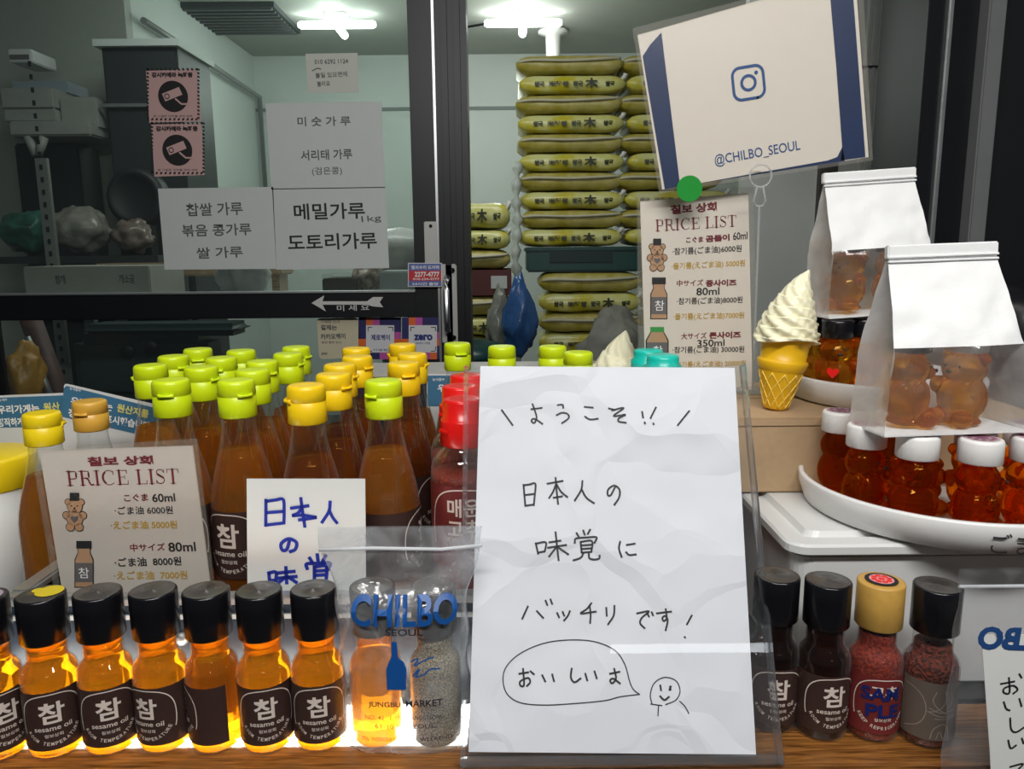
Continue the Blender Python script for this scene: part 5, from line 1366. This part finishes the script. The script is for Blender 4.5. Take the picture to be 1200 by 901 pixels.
# ------------------------------------------------------------------ sacks and things inside the shop
def sack_mesh(L, D, H, seed, printed):
    mb = MB(); NX, NR = 22, 20; rings = []
    M1 = P('sack_yellow_green', (.52, .45, .02), .28, scale=9, col2=(.62, .62, .26), bump=.5, bscale=22)
    M2 = P('sack_olive_back', (.36, .30, .04), .36, scale=12, col2=(.46, .40, .13), bump=.5, bscale=22)
    m = M1 if printed else M2
    for i in range(NX+1):
        x = -L/2+L*i/NX; e = abs(2*x/L); k = (1-e**9)**.5 if e < 1 else 0; k = max(k, .30); ring = []
        for j in range(NR):
            a = 2*PI*j/NR; c, s_ = math.cos(a), math.sin(a)
            y = D/2*math.copysign(abs(c)**.5, c)*(.86+.14*k); z = H/2+H/2*k*math.copysign(abs(s_)**.42, s_)
            n = mnoise.noise(Vector((x*9+seed, y*9, z*16)))*.010
            ring.append(mb.bm.verts.new((x, y+n, z+n*.6*(k))))
        rings.append(ring)
    for a, b in zip(rings, rings[1:]):
        for j in range(NR): mb.face([a[j], a[(j+1) % NR], b[(j+1) % NR], b[j]], m, True)
    mb.face(list(reversed(rings[0])), m); mb.face(rings[-1], m)
    fy = -D/2-.012
    if printed:
        fn = lambda u, v: (u, fy+.05*abs(2*u/L)**5, v)
        dk = P('sack_print_dark', (.03, .035, .015), .5)
        mb.text('木', (.06, H*.30), (.125, H*.30), dk, fn, H*.5, .05)
        for x0, w in ((-.19, .05), (-.12, .10), (.0, .05), (.16, .05)): mb.text('米穀쌀' if w > .06 else '쌀국', (x0, H*.36), (x0+w, H*.36), dk, fn, H*.26, .05)
        # white tie ends at the right end
        mb.tube([(L*.44, -D*.36, H*.6), (L*.49, -D*.44, H*.85), (L*.50, -D*.46, H*1.0)], .012, P('sack_tie_white', (.7, .7, .66), .5), 6)
    else:
        mb.tube(spline([(-L/2+.015, -D*.46, H*.60), (-L*.35, -D/2-.004, H*.66), (0, -D/2-.006, H*.62), (L*.35, -D/2-.004, H*.70), (L/2-.015, -D*.46, H*.75)]), .0085, P('sack_seam_pale', (.50, .48, .34), .4), 6)
    return mb
SYK = 4.0
SL, SD, SH = .53, .36, .104
pA = None; prot = {}
ordn = ['top', 'second', 'third', 'fourth', 'fifth', 'sixth', 'seventh', 'eighth', 'ninth', 'tenth', 'eleventh', 'twelfth']
def put_sack(kind, x, y, z, lb, grp, rz=0, sc=1):
    k = kind
    if k not in prot:
        o = sack_mesh(SL, SD, SH, 3+len(prot)*5, kind == 'P').build('rice_sack'); tag(o, lb, 'sack'); prot[k] = o
    else:
        o = prot[k].copy(); COL.objects.link(o); o['label'] = lb
    o.location = (x, y, z); o.rotation_euler = (0, 0, rz); o.scale = (sc, 1, 1); o['group'] = grp; return o
ztop = atY(650, 62, SYK).z; zcr_t = atY(650, 289, SYK).z; zcr_b = atY(650, 319, SYK).z
nl = 10; step = (ztop-zcr_t)/nl
xL = atY(608, 180, SYK).x; xR = xL+SL+.012
for i in range(nl):
    z = ztop-step*(i+1); kind = 'P' if i % 2 == 1 else 'B'
    for s_, x in (('left', xL+SL/2), ('right', xR+SL/2)):
        sh = (-.035 if kind == 'B' and s_ == 'right' else 0)+random.uniform(-.012, .012)
        o = put_sack(kind, x+sh, SYK+.18, z, f"{'printed yellow' if kind == 'P' else 'olive seamed'} rice sack, {ordn[i]} layer of the tall stack, {s_} side", 'rice sacks in the tall stack', random.uniform(-.03, .03))
        o.scale = (1, 1, step/SH*.99)
# crate in the middle
b = MB(); M_CR = P('dark_teal_plastic', (.006, .05, .045), .4, var=.2)
x0, x1 = atY(617, 300, SYK).x, atY(752, 300, SYK).x+.35
b.box((x0, SYK+.02, zcr_b), (x1, SYK+.38, zcr_t-.002), M_CR, .01); b.box((x0+.12, SYK+.012, zcr_b+.05), (x1-.5, SYK+.02, zcr_t-.02), P('crate_recess_shade', (.003, .02, .022), .5))  # darker teal slab stands in for a recess, its shade in the colour
b.box((x0-.01, SYK+.01, zcr_t-.025), (x1+.01, SYK+.39, zcr_t-.003), M_CR, .006)
tag(b.build('crate'), 'dark teal plastic crate between the sack layers of the tall stack', 'crate')
st2 = .104; z = zcr_b
nlow = int((z-ZF)/st2)
for i in range(min(nlow, 5)):
    z -= st2+.001; kind = 'B' if i % 2 == 0 else 'P'
    put_sack(kind, atY(632, 350, SYK).x+SL/2, SYK+.18, z, f"{'printed yellow' if kind == 'P' else 'olive seamed'} rice sack, {ordn[i]} layer below the teal crate, left side", 'rice sacks below the crate')
    put_sack(kind, atY(632, 350, SYK).x+SL*1.5+.01, SYK+.18, z, f"{'printed yellow' if kind == 'P' else 'olive seamed'} rice sack, {ordn[i]} layer below the teal crate, right side", 'rice sacks below the crate')
b = MB(); b.box((x0+.02, SYK+.0, ZF), (x1, SYK+.36, z-.001), P('pallet_wood', (.16, .10, .05), .8), .01); tag(b.build('pallet'), 'wooden pallet under the lowest rice sacks', 'pallet')
# grey sack slumped in front
def lump(name, lb, cat, c, r, m, seed, amp=.25, fx=None, grp=None, sit=None):
    t = bmesh.new(); bmesh.ops.create_icosphere(t, subdivisions=4, radius=1)
    for v in t.verts:
        n = 1+amp*mnoise.noise(v.co*1.9+Vector((seed, 0, 0)))+amp*.45*mnoise.noise(v.co*5+Vector((0, seed, 0)))
        v.co = Vector((v.co.x*r[0]*n, v.co.y*r[1]*n, v.co.z*r[2]*n))
        if fx: v.co = fx(v.co)
    if sit is not None: c = (c[0], c[1], sit-min(v.co.z for v in t.verts)+.002)
    mb = MB(); mb.merge(t, m, None, True); o = mb.build(name, loc=c); tag(o, lb, cat, grp); return o
ZB = -.12
p = atY(722, 424, 3.7)
lump('grey_sack', 'grey sack with a red strip slumped before the lower rice sacks', 'sack', (p.x, 3.7, p.z), (.17, .13, .24), P('grey_woven_sack', (.22, .22, .19), .7, bump=.5, bscale=40), 4, .32)
p = atY(609, 368, 3.15)
def drip(v): 
    k = (v.z+.17)/.34; return Vector((v.x*(1.15-.75*k), v.y*(1.1-.6*k), v.z))
lump('plastic_bag', 'blue plastic bag hanging between the two sack piles', 'bag', (p.x, 3.15, p.z), (.085, .07, .16), P('blue_bag_plastic', (.03, .09, .24), .25, var=.3, bump=.6, bscale=18), 8, .22, drip)
p = atY(586, 375, 3.31)
lump('plastic_bag', 'greyish crumpled plastic bag left of the blue bag', 'bag', (p.x, 3.31, p.z), (.07, .05, .14), P('grey_bag_plastic', (.20, .21, .18), .25, var=.3, bump=.6, bscale=18), 12, .3, drip)
# white strap hanging at the left side of the stack
b = MB(); pts = [(607, 190), (605, 230), (607, 265), (604, 300), (607, 340), (606, 400), (606, 560)]
b.tube(spline([tuple(atY(a, c, 3.99)) for a, c in pts]+[(atY(606, 560, 3.99).x, 3.99, ZF+.02)]), [.02+.012*math.sin(i*2.3) for i in range(36)], P('white_wrap', (.50, .54, .50), .4, bump=.8, bscale=30), 8)
tag(b.build('plastic_wrap'), 'pale plastic wrap trailing down the left side of the tall stack', 'wrap')
# left pile by the jamb
yp = 3.4
zt2 = atY(575, 236, yp).z; names = ['top', 'second', 'third', 'fourth', 'fifth', 'sixth']
xp = atY(598, 300, yp).x-SL*.35
zz = zt2
for i in range(3):
    zz -= .088 if i else .115
    o = put_sack('P' if i != 2 else 'B', xp, yp+.18, zz, f'yellow bag, {names[i]} of the short pile beside the black door jamb', 'bags in the short pile'); o.scale = (.7, 1, .84 if i else 1.1)
mz = zz-.112
b = MB(); b.box((xp-.185, yp, mz), (xp+.19, yp+.36, zz-.001), P('maroon_carton', (.09, .02, .02), .6, var=.15)); b.box((xp+.10, yp-.003, mz+.03), (xp+.17, yp, mz+.085), P('carton_patch', (.5, .52, .5), .6))
tag(b.build('carton'), 'maroon carton in the short pile beside the black door jamb', 'box')
zz = mz
for i in range(3):
    zz -= .092; o = put_sack('B' if i % 2 == 0 else 'P', xp, yp+.18, zz, f'yellow bag, {names[i]} below the maroon carton beside the jamb', 'bags in the short pile'); o.scale = (.7, 1, .87)
b = MB(); b.box((xp-.18, yp+.02, ZF), (xp+.18, yp+.36, zz-.001), P('pallet_wood', (.16, .10, .05), .8), .01); tag(b.build('pallet'), 'wooden stand under the short bag pile', 'pallet')
# dark green tub
p = atY(578, 412, 3.1); b = MB()
b.lathe([(.001, -.26), (.13, -.26), (.16, .02), (.172, .03), (.168, .045), (.14, .075), (.06, .095), (.001, .10)], P('dark_green_plastic', (.006, .05, .05), .3), 40, caps=False)
o = b.build('lidded_tub', loc=(p.x-.10, 3.06, p.z-.04)); tag(o, 'dark green lidded tub at the foot of the short bag pile', 'tub')
pz = p.z-.30
b = MB(); b.box((p.x-.27, 2.88, ZF), (p.x+.12, 3.24, pz), P('pallet_wood', (.16, .10, .05), .8)); tag(b.build('low_bench'), 'low wooden bench under the dark green tub', 'bench')

# ---- left part of the shop behind the glass: work table with clutter
tz = atY(200, 352, 2.75).z
tb = thing('work_table', 'steel work table behind the glass door', 'table', (0, 2.5, ZF))
xa_, xb_ = atY(10, 352, 2.75).x, atY(478, 352, 2.75).x
b = MB(); b.box((xa_, 0, tz-ZF-.03), (xb_, .75, tz-ZF), M_STEEL, .005); b.build('top', tb)
for x in (xa_+.04, xb_-.04):
    for y in (.04, .70): b = MB(); b.box((x-.02, y-.02, 0), (x+.02, y+.02, tz-ZF-.03), M_STEEL, .003); b.build('leg', tb)
def tx(px, Y=2.75): return atY(px, 330, Y).x
b = MB(); b.box((tx(55), 2.62, tz), (tx(196), 2.9, atY(100, 312, 2.62).z), P('pale_carton', (.32, .32, .28), .7, var=.1), .004)
fn = lambda u, v: (u, 2.6185, v)
b.text('참깨', (tx(65, 2.62), tz+.07), (tx(77, 2.62), tz+.07), M_GREYINK, fn, .03, .03); b.text('깨소금', (tx(140, 2.62), tz+.07), (tx(158, 2.62), tz+.07), M_GREYINK, fn, .03, .03); b.text('SESAME OIL', (tx(86, 2.62), tz+.012), (tx(134, 2.62), tz+.012), M_GREYINK, fn, .018, .02)
tag(b.build('carton'), 'pale carton with faint lettering low behind the glass door', 'box')
b = MB(); b.box((tx(120, 3.0), 2.95, atY(200, 317, 3).z-.02), (tx(335, 3.0), 3.12, atY(200, 308, 3).z), wood('tan_reflection', (.30, .20, .12), (.52, .38, .24)), .006)  # board added in place of a beige reflection on the glass
for xq in (tx(125, 3.0), tx(325, 3.0)): b.box((xq-.015, 2.98, tz), (xq+.015, 3.09, atY(200, 317, 3).z-.02), wood('tan_reflection', (.30, .20, .12), (.52, .38, .24)))
tag(b.build('reflection_board'), 'tan board standing in for a beige reflection behind the lower notice', 'rack')
p = atY(283, 318, 2.7)
lump('plastic_bag', 'white translucent plastic bag behind the lower notices', 'bag', (p.x, 2.72, tz+.085), (.11, .09, .12), P('whitish_bag', (.55, .55, .52), .3, bump=.8, bscale=16), 21, .3, lambda v: Vector((v.x*(1-.5*(v.z+.1)/.2), v.y, v.z)), None, tz)
b = MB(); b.box((tx(383), 2.68, tz), (tx(420), 2.85, tz+.075), P('brown_box', (.12, .10, .08), .6), .004); b.box((tx(383), 2.68, tz+.075), (tx(420), 2.85, tz+.09), M_CLEAR); tag(b.build('lidded_box'), 'small brown box with a clear lid on the table by the stile', 'box')
p = atY(432, 325, 2.75); lump('snack_bag', 'clear bag of pale snacks beside the brown box', 'bag', (p.x, 2.76, tz+.06), (.055, .05, .065), P('snack_mix', (.45, .40, .33), .3, scale=60, col2=(.25, .18, .14)), 33, .25, None, None, tz)
b = MB(); b.box((tx(452), 2.62, tz), (tx(484), 2.79, tz+.10), P('pale_box', (.50, .54, .52), .5), .006); tag(b.build('white_box'), 'pale box on the table beside the door stile', 'box')
b = MB(); c = atY(470, 285, 2.95); b.lathe([(.001, -.10), (.10, -.10), (.13, -.03), (.135, .0), (.125, .02), (.09, .045), (.001, .06)], P('whitish_bag', (.55, .55, .52), .3), 32, caps=False)
b.lathe([(.09, -(c.z-tz)), (.10, -.10)], M_STEEL, 24); tag(b.build('rice_cooker', loc=(c.x, 2.95, c.z)), 'pale domed cooker behind the glass beside the stile', 'cooker')
zs_ = atY(90, 300, 3.4).z
for (px, r, col, sd, nm) in ((93, (.125, .10, .10), (.22, .21, .18), 41, 'grey crumpled plastic bag heaped on the rear shelf'), (156, (.08, .08, .07), (.16, .12, .10), 47, 'brownish crumpled bag right of the grey heap'), (32, (.10, .10, .09), (.03, .12, .09), 53, 'dark green crumpled bag at the left edge of the glass')):
    p = atY(px, 270, 3.42); lump('plastic_bag', nm, 'bag', (p.x, p.y, p.z), r, P('bagmix_%d' % sd, col, .3, var=.4, bump=.7, bscale=16), sd, .28, None, 'crumpled bags on the rear shelf', zs_)
sh = thing('rear_shelf', 'dark steel shelf with perforated post behind the left glass', 'shelf', (0, 3.43, ZF))
xs0, xs1 = atY(-10, 300, 3.28).x, atY(185, 300, 3.28).x
M_DKST = P('dark_steel', (.05, .055, .055), .5, .5)
b = MB(); b.box((xs0, -.15, zs_-ZF-.03), (xs1, .21, zs_-ZF), M_DKST); b.build('shelf_board', sh)
pxp = atY(52, 230, 3.26).x; b = MB(); b.box((pxp-.025, -.17, 0), (pxp+.025, -.15, atY(52, 185, 3.26).z-ZF), P('angle_steel', (.26, .27, .25), .5, .4), .002)
for k in range(30): b.box((pxp-.006, -.172, .6+.05*k), (pxp+.006, -.169, .62+.05*k), M_BLACKBD)
b.build('post', sh)
b = MB(); b.box((xs1-.04, .1, 0), (xs1, .14, zs_-ZF-.03), M_DKST); b.build('leg', sh)
# milling machine hopper
hp = thing('grain_mill', 'grey metal grain mill with stepped hopper at upper left behind the glass', 'machine', (0, 3.66, ZF))
M_HOP = P('mill_grey_paint', (.30, .31, .28), .5, var=.15)
def hz(py): return atY(60, py, 3.66).z-ZF
def hx(px): return atY(px, 140, 3.66).x
b = MB(); b.box((hx(2), 0, hz(128)), (hx(66), .35, hz(102)), M_HOP, .01); b.box((hx(66), .03, hz(150)), (hx(111), .33, hz(112)), M_HOP, .01); b.build('hopper', hp)
b = MB(); b.box((hx(12), -.02, hz(160)), (hx(108), .33, hz(142)), M_HOP, .008); b.box((hx(5), .0, hz(142)), (hx(66), .33, hz(128)), M_HOP, .004); b.build('tray', hp)
b = MB(); b.tube([(hx(30), 0, hz(160)), (hx(38), 0, hz(182))], .02, M_HOP); b.tube([(hx(50), 0, hz(160)), (hx(40), 0, hz(182))], .02, M_HOP); b.build('chute', hp)
b = MB(); b.box((hx(-20), .2, 0), (hx(60), .4, hz(160)), M_BLACKBD, .01); b.build('housing', hp)
b = MB(); b.box((hx(2), .1, hz(66)), (hx(30), .3, hz(50)), M_LIDW, .005); b.box((hx(4), .098, hz(63)), (hx(27), .1, hz(57)), M_GREYP); b.box((hx(0), .12, hz(102)), (hx(66), .3, hz(88)), P('blue_grey_bag', (.25, .30, .34), .35)); b.build('control_box', hp)
# dark cabinet on the left wall
b = MB(); 
cb0, cb1 = atY(122, 100, 3.7).x, atY(205, 100, 3.7).x
b.box((cb0, 3.7, ZF), (cb1+.02, 4.1, atY(160, 52, 3.7).z), P('dark_cabinet_paint', (.025, .03, .032), .5, var=.2), .01)
b.box((cb0-.02, 3.68, atY(160, 122, 3.7).z-.015), (cb1+.03, 3.70, atY(160, 122, 3.7).z), M_STEEL); b.box((cb0-.02, 3.67, atY(160, 50, 3.7).z-.02), (cb1+.04, 4.1, atY(160, 50, 3.7).z+.01), M_WALLG)
tag(b.build('cabinet'), 'tall dark cabinet behind the pink camera stickers', 'cabinet')
b = MB(); b.box((-3.5, 4.11, ZF), (xl, 4.18, ZCE), P('grey_pillar_paint', (.40, .42, .38), .7)); struct('wall_partition', b)
# black round fan housing
p = atY(163, 232, 3.54); b = MB()
mt = Matrix.Translation(p) @ Matrix.Rotation(PI/2, 4, 'X')
b.lathe([(.001, -.08), (.11, -.05), (.13, -.03), (.13, .03), (.12, .05), (.10, .055), (.09, .04), (.001, .04)], M_BLACKBD, 40, caps=False, mat=mt)
b.box((p.x-.05, p.y-.03, zs_+.001), (p.x+.05, p.y+.04, p.z-.1), M_BLACKBD)
tag(b.build('fan'), 'round black fan standing on the rear shelf', 'fan')
# low machine, ring and boards behind the lower pane
b = MB(); c = atY(175, 410, 2.75)
x0, x1 = atY(112, 410, 2.45).x, atY(262, 410, 2.45).x
b.box((x0, 2.3, atY(180, 470, 2.3).z), (x1, 2.46, atY(180, 392, 2.3).z), P('dark_green_metal', (.025, .045, .045), .35), .03, 4)
b.box((x0+.04, 2.3, atY(180, 395, 2.3).z), (x1+.1, 2.44, atY(180, 380, 2.3).z), P('dark_green_metal', (.025, .045, .045), .35), .02, 3)
b.box((x0+.02, 2.32, ZF), (x1-.02, 2.44, atY(180, 470, 2.3).z), M_BLACKBD)
for (a, d) in ((150, 412), (178, 408)): 
    q = atY(a, d, 2.299); b.lathe([(.001, 0), (.022, 0), (.02, .01), (.001, .012)], M_BLACKBD, 20, caps=False, mat=Matrix.Translation(q) @ Matrix.Rotation(PI/2, 4, 'X'))
tag(b.build('oil_press'), 'dark green rounded machine behind the lower door pane', 'machine')
p = atY(115, 372, 2.35); b = MB(); b.tube([(.05*math.cos(2*PI*k/24), 0, .035*math.sin(2*PI*k/24)) for k in range(24)], .006, P('orange_rubber', (.45, .20, .05), .5), 8, True)
o = b.build('rubber_ring', loc=(p.x, 2.49, tz-.10)); tag(o, 'orange ring hanging below the door rail at left', 'ring')
b = MB(); 
def plank(a, c, wd, m): b.tube([tuple(atY(*a, 2.3)), tuple(atY(*c, 2.22))], wd, m, 4)
plank((35, 372), (90, 520), .035, P('red_brown_board', (.10, .05, .04), .6)); tag(b.build('board'), 'reddish brown board leaning behind the lower door pane', 'board')
b = MB(); b.tube([tuple(atY(32, 395, 2.13)), tuple(atY(66, 480, 2.10))], .009, M_STEEL, 6); tag(b.build('pole'), 'thin pale pole leaning behind the lower door pane', 'pole')
p = atY(31, 440, 2.1); lump('yellow_bag', 'ochre bag in the dark corner behind the lower pane', 'bag', (p.x, 2.1, p.z), (.045, .05, .09), P('ochre_plastic', (.40, .20, .03), .4, bump=.5), 71, .25)
